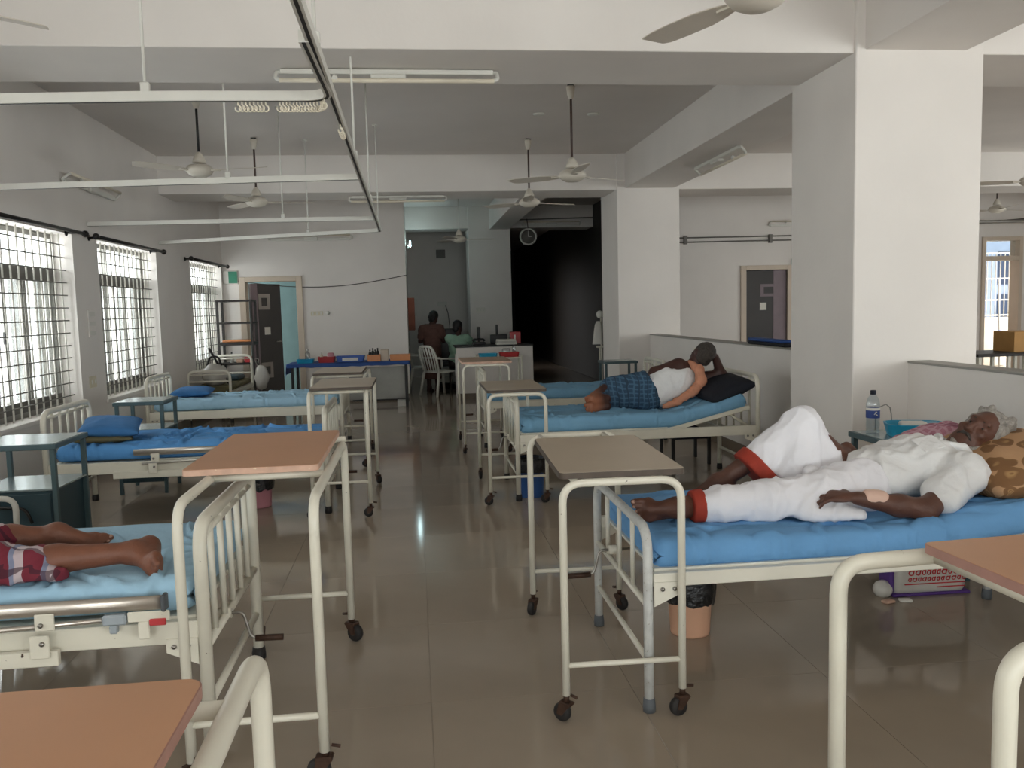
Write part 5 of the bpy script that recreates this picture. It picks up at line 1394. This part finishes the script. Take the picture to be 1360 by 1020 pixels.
# ------------------------------------------------------------------ old man in white on the near column-side bed
def old_man():
    B = Blob(0.025)
    ank = V3(1.005, 3.17, 0.695); knee = V3(1.375, 3.175, 0.70); hip = V3(1.80, 3.22, 0.735)
    B.chain([ank, ank * 0.55 + knee * 0.45 + V3(0, 0, -0.006), knee], [0.034, 0.046, 0.05]); B.chain([knee, hip], [0.055, 0.08])
    t1 = foot(B, ank + V3(0.0, -0.03, 0.002), V3(-1, -0.05, 0.02), V3(-0.1, -0.95, 0.25), 0.215, 1)
    k2 = V3(1.66, 3.46, 0.955); a2 = V3(1.30, 3.48, 0.715); h2 = V3(1.83, 3.42, 0.735)
    B.chain([a2, a2 * 0.5 + k2 * 0.5, k2], [0.034, 0.048, 0.052]); B.chain([k2, h2], [0.058, 0.085])
    foot(B, a2 + V3(-0.01, 0, 0.0), V3(-1, 0.1, -0.1), V3(-0.1, 0, 1), 0.22, -1)
    # trunk along the gently raised back section
    pel = V3(1.83, 3.32, 0.735); ch = V3(2.10, 3.32, 0.775); nk = V3(2.28, 3.33, 0.825)
    up = V3(-0.18, 0, 0.98); R = rotm(0, -0.16, 0)
    B.e(pel + V3(0, 0, -0.015), (0.14, 0.165, 0.08), R); B.e(pel * 0.5 + ch * 0.5, (0.16, 0.15, 0.095), R); B.e(ch, (0.17, 0.175, 0.115), R)
    B.c(V3(2.21, 3.15, 0.775), V3(2.21, 3.50, 0.785), 0.062)
    B.c(nk - V3(0.03, 0, 0.01), V3(2.335, 3.325, 0.872), 0.052, 0.05)
    # near arm down the side, forearm across the hip
    sh = V3(2.20, 3.11, 0.785); el = V3(1.955, 3.005, 0.672); wr = V3(1.685, 3.03, 0.725)
    B.chain([sh, el], [0.056, 0.043]); B.chain([el, el * 0.6 + wr * 0.4 + V3(0, 0, -0.002), wr], [0.043, 0.041, 0.027])
    hand(B, wr + V3(-0.015, 0.004, 0.004), V3(-1, 0.28, 0.05), V3(-0.05, -0.3, 1), V3(0, 1, 0.2), 0.17, 0.35)
    # far arm, hand resting on the belly
    sh2 = V3(2.20, 3.53, 0.785); el2 = V3(2.02, 3.58, 0.72); wr2 = V3(1.865, 3.45, 0.845)
    B.chain([sh2, el2], [0.056, 0.043]); B.chain([el2, wr2], [0.042, 0.028])
    hand(B, wr2 + V3(-0.012, -0.012, -0.004), V3(-0.65, -0.62, -0.22), V3(-0.35, -0.1, 1), V3(-0.5, 1, 0), 0.17, 0.5)
    # head: rests back on the pillow, face turned to the aisle and up
    c = V3(2.395, 3.315, 0.905)
    fz = V3(-0.62, -0.52, 0.58); fz /= np.linalg.norm(fz)            # where the face looks
    crown = V3(0.70, -0.08, 0.71); crown -= fz * (crown @ fz); crown /= np.linalg.norm(crown)
    sx = np.cross(crown, fz)
    H = lambda a, b, cc: c + sx * a + crown * b + fz * cc             # head frame: side, up, forward
    RH = np.stack((sx, crown, fz), -1)
    B.e(H(0, 0.025, -0.015), (0.073, 0.092, 0.09), RH, 0.02)
    B.e(H(0, -0.035, 0.03), (0.055, 0.07, 0.06), RH, 0.025)
    B.c(H(-0.035, -0.075, 0.035), H(0.035, -0.075, 0.035), 0.024, k=0.03)
    B.e(H(0, -0.095, 0.06), (0.024, 0.02, 0.02), RH, 0.02)
    B.c(H(-0.035, 0.03, 0.072), H(0.035, 0.03, 0.072), 0.012, k=0.02)  # brow
    for s in (-1, 1):
        B.e(H(s * 0.031, 0.005, 0.084), (0.016, 0.010, 0.014), RH, 0.008, True)
        B.e(H(s * 0.042, -0.025, 0.068), (0.02, 0.016, 0.016), RH, 0.02)
        B.e(H(s * 0.074, -0.005, -0.01), (0.008, 0.031, 0.02), RH, 0.006)
        B.e(H(s * 0.080, -0.005, -0.004), (0.005, 0.018, 0.010), RH, 0.004, True)
        B.e(H(s * 0.012, -0.034, 0.092), (0.009, 0.008, 0.011), RH, 0.006)
    B.c(H(0, 0.015, 0.082), H(0, -0.03, 0.105), 0.010, 0.0135, 0.01)
    B.c(H(-0.02, -0.066, 0.078), H(0.02, -0.066, 0.078), 0.008, k=0.006)
    B.c(H(-0.02, -0.080, 0.074), H(0.02, -0.080, 0.074), 0.009, k=0.006)
    B.c(H(-0.024, -0.0735, 0.088), H(0.024, -0.0735, 0.088), 0.0028, k=0.003, sub=True)
    body = person(B.mesh('person', 0.0066, None, None, 1), 'skin', 'old man lying in a white shirt with one knee raised')
    nails(body, t1)
    for s in (-1, 1):
        MB().ell(Vector(H(s * 0.031, 0.003, 0.0675)), (0.0075, 0.0075, 0.0075), 12, 8).build('eyeball', 'eye', body)
        MB().ell(Vector(H(s * 0.031 , 0.003, 0.0722)), (0.0046, 0.0046, 0.0046), 10, 8).build('iris', 'ink_black', body)
        LB = Blob(0.006); LB.c(H(s * 0.018, 0.028, 0.083), H(s * 0.048, 0.024, 0.074), 0.0045, 0.003)
        wear('eyebrow', LB, 'hair_salt', body, 0.003, None, None, 1)
    hb = Blob(0.015)
    hb.e(H(0, 0.045, -0.03), (0.082, 0.088, 0.088), RH)
    hb.e(H(0.0, -0.02, -0.055), (0.072, 0.06, 0.05), RH)
    for k in range(26):
        a = random.uniform(-1, 1); b = random.uniform(-0.02, 0.10); fw_ = random.uniform(-0.03, 0.03)
        hb.c(H(a * 0.066, b + 0.03, fw_ - 0.02), H(a * 0.078, b + 0.01, fw_ - 0.075), 0.017, 0.012, 0.008)
    for k in range(8):
        a = -0.06 + 0.017 * k
        hb.c(H(a, 0.092, 0.025), H(a * 1.1, 0.112 + 0.004 * (k % 3), -0.03), 0.014, 0.012, 0.010)
    hb.e(H(0, -0.035, 0.08), (0.07, 0.092, 0.062), RH, 0.012, True)
    for s in (-1, 1): hb.c(H(s * 0.068, 0.05, 0.02), H(s * 0.072, -0.03, -0.01), 0.012, 0.012, 0.012)
    wear('hair', hb, 'hair_grey', body, 0.006, None, lambda co: 0.004 * noise.noise(co * 60), 1)
    bd = Blob(0.01)
    bd.chain([H(-0.062, -0.04, 0.025), H(-0.05, -0.085, 0.045), H(-0.02, -0.108, 0.07), H(0.02, -0.108, 0.07), H(0.05, -0.085, 0.045), H(0.062, -0.04, 0.025)], [0.010, 0.012, 0.012, 0.012, 0.012, 0.010])
    wear('beard', bd, 'hair_grey', body, 0.005, None, lambda co: 0.003 * noise.noise(co * 80), 1)
    ms = Blob(0.006); ms.chain([H(-0.034, -0.068, 0.078), H(-0.012, -0.055, 0.0915), H(0.012, -0.055, 0.0915), H(0.034, -0.068, 0.078)], [0.004, 0.0065, 0.0065, 0.004])
    wear('moustache', ms, 'hair_salt', body, 0.004, None, None, 1)
    # shirt
    S = Blob(0.03)
    S.e(pel + V3(0.09, 0, 0.0), (0.14, 0.185, 0.095), R); S.e(pel * 0.5 + ch * 0.5, (0.19, 0.178, 0.117), R); S.e(ch, (0.18, 0.2, 0.132), R)
    S.c(V3(2.20, 3.13, 0.775), V3(2.20, 3.52, 0.785), 0.084)
    S.chain([sh, sh * 0.38 + el * 0.62], [0.078, 0.072]); S.chain([sh2, sh2 * 0.3 + el2 * 0.7], [0.078, 0.070])
    S.c(V3(1.80, 3.17, 0.765), V3(1.86, 3.36, 0.80), 0.04, 0.045)
    S.c(V3(2.265, 3.26, 0.842), V3(2.29, 3.40, 0.842), 0.028, k=0.02)
    wear('shirt', S, 'white_cloth', body, 0.0085, [lambda X, Y, Z: 0.638 - Z + 0 * X + 0 * Y], folds(0.0085, (0.75, 0.5, -0.4), 20, 2.0), 2)
    cl = Blob(0.008)
    cl.chain([V3(2.20, 3.25, 0.885), V3(2.265, 3.235, 0.862), V3(2.315, 3.25, 0.83)], [0.010, 0.020, 0.012])
    cl.chain([V3(2.20, 3.29, 0.892), V3(2.245, 3.375, 0.885), V3(2.31, 3.41, 0.85)], [0.010, 0.020, 0.012])
    wear('collar', cl, 'white_cloth', body, 0.006, None, None, 2)
    pk = MB().rbox(-0.05, 0.05, -0.045, 0.045, -0.002, 0.002, 0.0015, 1).build('pocket', 'white_cloth', body, tuple(ch + V3(-0.0, -0.10, 0.118)), (0.42, -0.16, 0.1))
    # dhoti: flat leg sleeve, cone over the raised knee, cloth heaped at the lap
    D = Blob(0.035)
    D.chain([V3(1.10, 3.172, 0.69), V3(1.2, 3.17, 0.692), V3(1.375, 3.165, 0.70), V3(1.62, 3.17, 0.71), hip], [0.062, 0.07, 0.08, 0.09, 0.105])
    D.c(V3(1.665, 3.46, 0.957), h2 + V3(-0.06, 0, -0.01), 0.073, 0.10); D.c(V3(1.665, 3.455, 0.96), V3(1.47, 3.455, 0.79), 0.068, 0.088); D.c(V3(1.66, 3.44, 0.95), V3(1.61, 3.40, 0.74), 0.065, 0.115)
    D.e(V3(1.78, 3.31, 0.70), (0.17, 0.2, 0.082))
    for gx, gy, gz in ((1.60, 3.24, 0.74), (1.66, 3.21, 0.735), (1.71, 3.23, 0.745)): D.c(V3(gx, gy, gz + 0.05), V3(gx + 0.02, gy - 0.05, gz - 0.02), 0.03, 0.024, 0.012)
    D.c(V3(1.52, 3.08, 0.66), V3(1.70, 3.05, 0.65), 0.045, 0.032)
    wear('dhoti', D, 'white_dhoti', body, 0.0085, [lambda X, Y, Z: 0.636 - Z + 0 * X + 0 * Y, lambda X, Y, Z: np.where((Y > 3.33) & (Z > 0.0), (X - 1.45) * -0.77 + (Z - 0.775) * -0.64, -1.0), lambda X, Y, Z: np.where((Y < 3.33) & (Z > 0.0), 1.106 - X, -1.0)], folds(0.008, (0.35, 0.2, 0.9), 22, 7.0), 2)
    h1 = Blob(0.01); h1.c(V3(1.04, 3.172, 0.69), V3(1.12, 3.172, 0.691), 0.064, 0.069)
    wear('red_hem', h1, 'red_hem', body, 0.006, [lambda X, Y, Z: 0.634 - Z + 0 * X + 0 * Y, lambda X, Y, Z: 1.062 - X + 0 * Y + 0 * Z, lambda X, Y, Z: X - 1.112 + 0 * Y + 0 * Z], None, 1)
    h3 = Blob(0.01); h3.c(V3(1.50, 3.456, 0.82), V3(1.41, 3.46, 0.745), 0.097, 0.099); h3.c(V3(1.47, 3.42, 0.76), V3(1.53, 3.36, 0.71), 0.07, 0.05)
    wear('red_hem', h3, 'red_hem', body, 0.008, [lambda X, Y, Z: 0.636 - Z + 0 * X + 0 * Y, lambda X, Y, Z: np.abs((X - 1.45) * -0.77 + (Z - 0.775) * -0.64) - 0.03 + 0 * Y], None, 1)
    tp = Blob(0.008); pw = wr + V3(0.045, -0.003, 0.0)
    tp.c(pw, pw + V3(0.045, -0.004, -0.007), 0.0335, 0.036)
    wear('wrist_tape', tp, 'tape', body, 0.006, None, lambda co: 0.002 * noise.noise(co * 60), 1)
    return body
old_man()
# pink checked towel spread behind his head, over the pillow edge
TW = Blob(0.02)
TW.e(V3(2.30, 3.60, 0.80), (0.20, 0.12, 0.075), rotm(0.25, -0.35, 0.15)); TW.e(V3(2.40, 3.55, 0.85), (0.10, 0.10, 0.06), rotm(0.3, -0.4, 0))
tag(link('towel', TW.mesh('towel', 0.010, None, folds(0.006, (1, 0.3, 0), 34, 4.0), 2), 'plaid_pink'), 'pink checked towel bunched between the old man in white and the basin', 'towel')

# ------------------------------------------------------------------ man in the white vest on the bed with raised back
def vest_man():
    B = Blob(0.03)
    # he lies on his side with his back to the aisle, head propped on his hand
    f1 = V3(1.42, 6.68, 0.69); f2 = V3(1.42, 6.76, 0.725); k1 = V3(1.62, 6.88, 0.71); k2 = V3(1.62, 6.92, 0.80); h1 = V3(1.88, 6.72, 0.735); h2 = V3(1.89, 6.74, 0.82)
    B.chain([f1, k1], [0.04, 0.058]); B.chain([k1, h1], [0.065, 0.095]); B.chain([f2, k2], [0.04, 0.058]); B.chain([k2, h2], [0.065, 0.1])
    foot(B, f1 + V3(0.06, 0.03, -0.008), V3(-1, -0.25, 0.0), V3(-0.2, 0.95, 0.2), 0.22, -1)
    foot(B, f2 + V3(0.07, 0.0, 0.012), V3(-1, -0.3, 0.0), V3(-0.2, 0.95, 0.25), 0.22, -1)
    pel = V3(1.92, 6.72, 0.765); ch = V3(2.12, 6.72, 0.845); nk = V3(2.27, 6.72, 0.945)
    B.e(pel, (0.15, 0.12, 0.125), rotm(0, -0.3, 0)); B.e(pel * 0.5 + ch * 0.5, (0.17, 0.115, 0.13), rotm(0, -0.4, 0)); B.e(ch, (0.17, 0.12, 0.15), rotm(0, -0.5, 0))
    B.c(V3(2.165, 6.72, 0.965), V3(2.27, 6.73, 0.83), 0.07, 0.07)
    B.c(V3(2.24, 6.72, 0.945), V3(2.315, 6.725, 1.02), 0.055, 0.052)
    # free arm along the front
    s1 = V3(2.15, 6.72, 0.975); e1 = V3(1.965, 6.76, 0.925); w1 = V3(1.93, 6.95, 0.80)
    B.chain([s1, e1], [0.064, 0.046]); B.chain([e1, w1], [0.045, 0.03]); hand(B, w1, V3(0.1, 0.7, -0.5), V3(-0.6, 0.2, 0.6), V3(1, 0, 0.5), 0.17, 0.3)
    # supporting arm: elbow on the pillow, hand behind the head
    s2 = V3(2.29, 6.76, 0.86); e2 = V3(2.53, 6.74, 0.885); w2 = V3(2.465, 6.70, 1.04)
    B.chain([s2, e2], [0.06, 0.046]); B.chain([e2, w2], [0.046, 0.03]); hand(B, w2, V3(-0.35, -0.05, 0.9), V3(0.85, -0.5, 0.3), V3(0, -1, 0.2), 0.165, 0.45)
    c = V3(2.365, 6.73, 1.07)
    cr = V3(0.55, -0.1, 0.80); cr /= np.linalg.norm(cr); fz = V3(-0.3, 0.93, 0.3); fz -= cr * (fz @ cr); fz /= np.linalg.norm(fz); sx = np.cross(cr, fz)
    H = lambda a, b, d: c + sx * a + cr * b + fz * d
    RH = np.stack((sx, cr, fz), -1)
    B.e(H(0, 0.01, -0.01), (0.072, 0.09, 0.092), RH, 0.02); B.e(H(0, -0.045, 0.03), (0.054, 0.062, 0.058), RH, 0.02)
    B.c(H(0, 0.0, 0.085), H(0, -0.035, 0.105), 0.009, 0.013, 0.01); B.e(H(0, -0.09, 0.055), (0.024, 0.02, 0.02), RH, 0.02)
    for s in (-1, 1): B.e(H(s * 0.074, -0.01, -0.005), (0.010, 0.03, 0.02), RH, 0.006); B.e(H(s * 0.03, 0.0, 0.085), (0.015, 0.01, 0.012), RH, 0.008, True)
    B.c(H(-0.02, -0.068, 0.075), H(0.02, -0.068, 0.075), 0.009, k=0.006)
    body = person(B.mesh('person', 0.0095, None, None, 1), 'skin_vest', 'man in a white vest and blue checked lungi lying with his back turned')
    hb = Blob(0.015); hb.e(H(0, 0.022, -0.02), (0.079, 0.092, 0.094), RH); hb.e(H(0, -0.04, -0.045), (0.066, 0.05, 0.05), RH); hb.e(H(0, -0.02, 0.09), (0.07, 0.09, 0.07), RH, 0.012, True)
    wear('hair', hb, 'hair_salt', body, 0.008, None, lambda co: 0.004 * noise.noise(co * 50), 1)
    for s in (-1, 1): MB().ell(Vector(H(s * 0.03, 0.0, 0.074)), (0.011, 0.011, 0.011), 10, 8).build('eyeball', 'plastic_cream', body)
    S = Blob(0.03)
    S.e(pel, (0.155, 0.135, 0.137), rotm(0, -0.3, 0)); S.e(pel * 0.5 + ch * 0.5, (0.172, 0.13, 0.143), rotm(0, -0.4, 0)); S.e(ch, (0.165, 0.135, 0.158), rotm(0, -0.5, 0))
    S.c(V3(2.235, 6.72, 0.93), V3(2.285, 6.71, 0.85), 0.062, 0.066)
    # arm hole: cut away round the upper shoulder blade
    S.e(V3(2.14, 6.68, 1.045), (0.11, 0.2, 0.085), rotm(0, -0.45, 0), 0.015, True)
    wear('vest', S, 'white_cloth', body, 0.01, [lambda X, Y, Z: 0.63 - Z + 0 * X + 0 * Y], folds(0.005, (0.5, 0, 0.8), 22, 9.0), 2)
    D = Blob(0.04)
    D.c(V3(1.53, 6.76, 0.705), k1, 0.065, 0.085); D.c(k1, h1, 0.095, 0.125); D.c(k2, h2, 0.085, 0.125); D.e(V3(1.90, 6.72, 0.765), (0.11, 0.15, 0.145))
    wear('lungi', D, 'plaid_blue', body, 0.011, [lambda X, Y, Z: 0.632 - Z + 0 * X + 0 * Y, lambda X, Y, Z: (X - 1.945) * 0.93 - (Z - 0.76) * -0.34 + 0 * Y], folds(0.006, (0.8, 0.2, 0.5), 24, 5.0), 2)
    # orange towel from the shoulder down the back
    O = Blob(0.02)
    O.chain([V3(2.25, 6.70, 1.0), V3(2.29, 6.605, 0.95), V3(2.30, 6.575, 0.86), V3(2.23, 6.575, 0.775), V3(2.10, 6.575, 0.70), V3(1.99, 6.56, 0.665)], [0.026, 0.036, 0.040, 0.034, 0.030, 0.022])
    wear('shoulder_towel', O, 'orange_cloth', body, 0.009, [lambda X, Y, Z: 0.638 - Z + 0 * X + 0 * Y], folds(0.005, (0.6, 0, -0.8), 60, 1.0), 1)
    return body
vest_man()

# ------------------------------------------------------------------ person in plaid on the near window-side bed
def plaid_person():
    B = Blob(0.03)
    zb = 0.645
    # far leg, foot pointing to the foot end, lying on its side
    a1 = V3(-1.35, 3.235, 0.692); k1 = V3(-1.72, 3.14, 0.71); h1 = V3(-2.05, 3.28, 0.74)
    B.chain([a1, a1 * 0.6 + k1 * 0.4, k1], [0.036, 0.05, 0.056]); B.chain([k1, h1], [0.062, 0.09])
    t1 = foot(B, a1 + V3(0.0, -0.012, 0.016), V3(1, -0.18, -0.02), V3(0.05, -0.62, 0.8), 0.235, -1)
    # near leg, sole turned to the foot end
    a2 = V3(-1.0, 2.965, 0.69); k2 = V3(-1.45, 2.865, 0.695); h2 = V3(-1.95, 3.06, 0.735)
    B.chain([a2, a2 * 0.5 + k2 * 0.5, k2], [0.035, 0.047, 0.054]); B.chain([k2, h2], [0.062, 0.09])
    t2 = foot(B, a2 + V3(0.01, 0.005, -0.002), V3(0.30, -1.0, -0.20), V3(-0.95, -0.30, 0.1), 0.215, -1)
    pel = V3(-2.02, 3.2, 0.75); ch = V3(-2.30, 3.2, 0.76)
    B.e(pel, (0.16, 0.17, 0.10)); B.e((pel + ch) / 2, (0.18, 0.15, 0.10)); B.e(ch, (0.18, 0.17, 0.11))
    B.c(V3(-2.40, 3.02, 0.75), V3(-2.40, 3.38, 0.75), 0.06)
    for s in (-1, 1):
        B.chain([V3(-2.40, 3.2 + s * 0.2, 0.74), V3(-2.15, 3.2 + s * 0.26, 0.70), V3(-1.98, 3.2 + s * 0.14, 0.84)], [0.055, 0.042, 0.028])
        hand(B, V3(-1.97, 3.2 + s * 0.12, 0.85), V3(0.2, -s, 0.0), V3(0.1, 0, 1), V3(-1, 0, 0), 0.16, 0.3)
    c = V3(-2.585, 3.2, 0.80); B.c(V3(-2.42, 3.2, 0.76), V3(-2.53, 3.2, 0.785), 0.052)
    B.e(c, (0.09, 0.073, 0.092)); B.e(c + V3(0.05, 0, 0.025), (0.055, 0.05, 0.055)); B.c(c + V3(0.01, 0, 0.085), c + V3(0.035, 0, 0.105), 0.009, 0.012, 0.01)
    for s in (-1, 1): B.e(c + V3(0.0, s * 0.074, 0.0), (0.03, 0.008, 0.02), None, 0.006); B.e(c + V3(0.0, s * 0.03, 0.088), (0.010, 0.015, 0.012), None, 0.008, True)
    B.c(c + V3(0.065, -0.02, 0.075), c + V3(0.065, 0.02, 0.075), 0.009, k=0.006)
    body = person(B.mesh('person', 0.0075, None, None, 1), 'skin_light', 'barefoot person in a maroon plaid lungi lying on the guard-railed bed')
    nails(body, t1)
    hb = Blob(0.015); hb.e(c + V3(-0.02, 0, -0.01), (0.095, 0.08, 0.092)); hb.e(c + V3(0.055, 0, 0.06), (0.1, 0.09, 0.075), None, 0.01, True)
    wear('hair', hb, 'hair_black', body, 0.009, None, None, 1)
    for s in (-1, 1): MB().ell(Vector(c + V3(0.0, s * 0.03, 0.076)), (0.011, 0.011, 0.011), 10, 8).build('eyeball', 'plastic_cream', body)
    D = Blob(0.04)
    D.c(V3(-1.53, 3.17, 0.70), k1, 0.068, 0.085); D.c(k1, h1, 0.09, 0.125); D.c(V3(-1.29, 2.90, 0.685), k2, 0.062, 0.08); D.c(k2, h2, 0.085, 0.125)
    D.c(V3(-1.20, 2.85, 0.66), V3(-1.6, 2.84, 0.66), 0.03, 0.045); D.e(pel, (0.16, 0.19, 0.115)); D.c(V3(-1.6, 3.12, 0.70), V3(-1.85, 3.18, 0.73), 0.09, 0.12)
    wear('lungi', D, 'plaid_maroon', body, 0.010, [lambda X, Y, Z: 0.645 - Z + 0 * X + 0 * Y], folds(0.008, (0.7, 0.6, 0.3), 28, 3.0), 2)
    S = Blob(0.03); S.e((pel + ch) / 2 + V3(-0.03, 0, 0), (0.2, 0.18, 0.115)); S.e(ch, (0.19, 0.2, 0.125)); S.c(V3(-2.40, 3.0, 0.75), V3(-2.40, 3.4, 0.75), 0.075)
    wear('shirt', S, 'clear_bag', body, 0.011, [lambda X, Y, Z: 0.645 - Z + 0 * X + 0 * Y], folds(0.007, (0.7, 0.6, 0.3), 26, 6.0), 2)
    return body
plaid_person()
pillow('white pillow under the head of the plaid-clad person', (-2.55, 3.2, 0.69), (0, 0.05, 0), 0.17, 0.28, 0.055, 'white_cloth', 8)

# ------------------------------------------------------------------ two people at the nurse station
def head(B, c, yaw, pitch=0.2):
    f = V3(math.cos(yaw) * math.cos(pitch), math.sin(yaw) * math.cos(pitch), -math.sin(pitch)); u = V3(0, 0, 1) - f * (-math.sin(pitch)); u /= np.linalg.norm(u); s_ = np.cross(u, f)
    RH = np.stack((s_, u, f), -1); H = lambda a, b, d: c + s_ * a + u * b + f * d
    B.e(H(0, 0.015, -0.01), (0.073, 0.092, 0.09), RH, 0.02); B.e(H(0, -0.045, 0.03), (0.054, 0.062, 0.056), RH, 0.02)
    B.c(H(0, 0.0, 0.083), H(0, -0.035, 0.103), 0.009, 0.013, 0.01); B.e(H(0, -0.09, 0.055), (0.024, 0.02, 0.02), RH, 0.02); B.c(H(-0.02, -0.068, 0.075), H(0.02, -0.068, 0.075), 0.009, k=0.006)
    for s in (-1, 1): B.e(H(s * 0.074, -0.01, -0.005), (0.010, 0.03, 0.02), RH, 0.006); B.e(H(s * 0.03, 0.0, 0.085), (0.015, 0.01, 0.012), RH, 0.008, True)
    hb = Blob(0.015); hb.e(H(0, 0.03, -0.02), (0.083, 0.095, 0.096), RH); hb.e(H(0, -0.05, -0.05), (0.07, 0.06, 0.05), RH); hb.e(H(0, -0.025, 0.09), (0.068, 0.09, 0.07), RH, 0.012, True)
    return hb, H
def standing_woman():
    B = Blob(0.03); x, y = 0.30, 15.3
    B.c(V3(x, y, 1.2), V3(x + 0.03, y + 0.02, 1.29), 0.05)
    hb, H = head(B, V3(x + 0.05, y + 0.02, 1.345), 0.9, 0.35)
    for s in (-1, 1):
        a = V3(x + s * 0.075, y, 0.07); B.chain([a, a + V3(0, 0, 0.38), V3(x + s * 0.08, y, 0.80)], [0.04, 0.052, 0.08]); foot(B, a + V3(0, 0, 0.0), V3(0.35, 1, 0), V3(0, 0, 1), 0.22, -s)
        shd = V3(x + s * 0.17, y, 1.15); elb = V3(x + s * 0.21, y + 0.06, 0.92); wr = V3(x + s * 0.14, y + 0.26, 0.92)
        B.chain([shd, elb], [0.05, 0.04]); B.chain([elb, wr], [0.038, 0.027]); hand(B, wr, V3(-s * 0.3, 1, -0.1), V3(0, 0.1, 1), V3(-s, 0, 0), 0.16, 0.4)
    B.e(V3(x, y, 0.85), (0.15, 0.11, 0.14)); B.e(V3(x, y, 1.05), (0.14, 0.1, 0.16)); B.c(V3(x - 0.13, y, 1.16), V3(x + 0.13, y, 1.16), 0.055)
    body = person(B.mesh('person', 0.011, None, None, 1), 'skin_dark', 'woman in a brown dress standing with her back turned at the nurse station')
    hb.e(H(0, -0.03, -0.11), (0.045, 0.045, 0.04)); wear('hair', hb, 'hair_black', body, 0.011, None, None, 1)
    S = Blob(0.03); S.e(V3(x, y, 1.05), (0.155, 0.12, 0.17)); S.c(V3(x - 0.13, y, 1.16), V3(x + 0.13, y, 1.16), 0.065); S.c(V3(x, y, 0.9), V3(x, y, 0.3), 0.155, 0.18)
    for s in (-1, 1): S.c(V3(x + s * 0.17, y, 1.15), V3(x + s * 0.2, y + 0.03, 1.0), 0.063, 0.058)
    wear('dress', S, 'brown_cloth', body, 0.012, [lambda X, Y, Z: 0.24 - Z + 0 * X + 0 * Y], folds(0.008, (1, 0.4, 0), 40, 2.0), 2)
standing_woman()
def seated_person():
    B = Blob(0.03); x, y = 0.76, 15.12
    B.c(V3(x, y, 1.0), V3(x + 0.02, y + 0.02, 1.1), 0.05)
    hb, H = head(B, V3(x + 0.01, y + 0.03, 1.165), 0.6, 0.25)
    for s in (-1, 1):
        shd = V3(x + s * 0.17, y, 0.96); elb = V3(x + s * 0.2 + 0.12, y + 0.1, 0.80); wr = V3(x + s * 0.1 + 0.33, y + 0.12 + (s < 0) * 0.1, 0.80)
        B.chain([shd, elb], [0.052, 0.042]); B.chain([elb, wr], [0.04, 0.027]); hand(B, wr, V3(1, 0.2, -0.05), V3(0, 0, 1), V3(0, -s, 0), 0.16, 0.4)
        hp = V3(x + s * 0.09, y, 0.52); kn = V3(x + s * 0.1 + 0.15, y + 0.36, 0.52); an = V3(x + s * 0.1 + 0.15, y + 0.34, 0.08)
        B.chain([hp, kn, an], [0.085, 0.06, 0.04]); foot(B, an, V3(0.3, 1, 0), V3(0, 0, 1), 0.24, -s)
    B.e(V3(x, y, 0.58), (0.16, 0.12, 0.12)); B.e(V3(x, y, 0.80), (0.155, 0.105, 0.2)); B.c(V3(x - 0.13, y, 0.96), V3(x + 0.13, y, 0.96), 0.058)
    body = person(B.mesh('person', 0.011, None, None, 1), 'skin_dark', 'person in a pale green shirt seated behind the station counter')
    wear('hair', hb, 'hair_black', body, 0.011, None, None, 1)
    S = Blob(0.03); S.e(V3(x, y, 0.60), (0.175, 0.135, 0.12)); S.e(V3(x, y, 0.80), (0.17, 0.122, 0.205)); S.c(V3(x - 0.13, y, 0.96), V3(x + 0.13, y, 0.96), 0.07)
    for s in (-1, 1): S.c(V3(x + s * 0.17, y, 0.96), V3(x + s * 0.19 + 0.09, y + 0.07, 0.85), 0.066, 0.062)
    wear('shirt', S, 'mint_cloth', body, 0.012, None, folds(0.007, (1, 0.4, 0.3), 30, 2.0), 2)
    P = Blob(0.03)
    for s in (-1, 1): P.chain([V3(x + s * 0.09, y, 0.52), V3(x + s * 0.1 + 0.15, y + 0.36, 0.52), V3(x + s * 0.1 + 0.15, y + 0.34, 0.12)], [0.1, 0.075, 0.065])
    wear('trousers', P, 'door_dark', body, 0.012, None, None, 2)
seated_person()
stl = thing('round_stool', 'low round stool under the seated person in green', 'stool', (0.76, 15.12, 0))
MB().lathe([(0, 0.38), (0.17, 0.38), (0.18, 0.395), (0.17, 0.42), (0, 0.42)], 24).build('seat', 'black', stl)
for k in range(4): MB().cyl((0.12 * math.cos(k * PI / 2), 0.12 * math.sin(k * PI / 2), 0.38), (0.16 * math.cos(k * PI / 2), 0.16 * math.sin(k * PI / 2), 0), 0.012).build('leg', 'steel', stl)
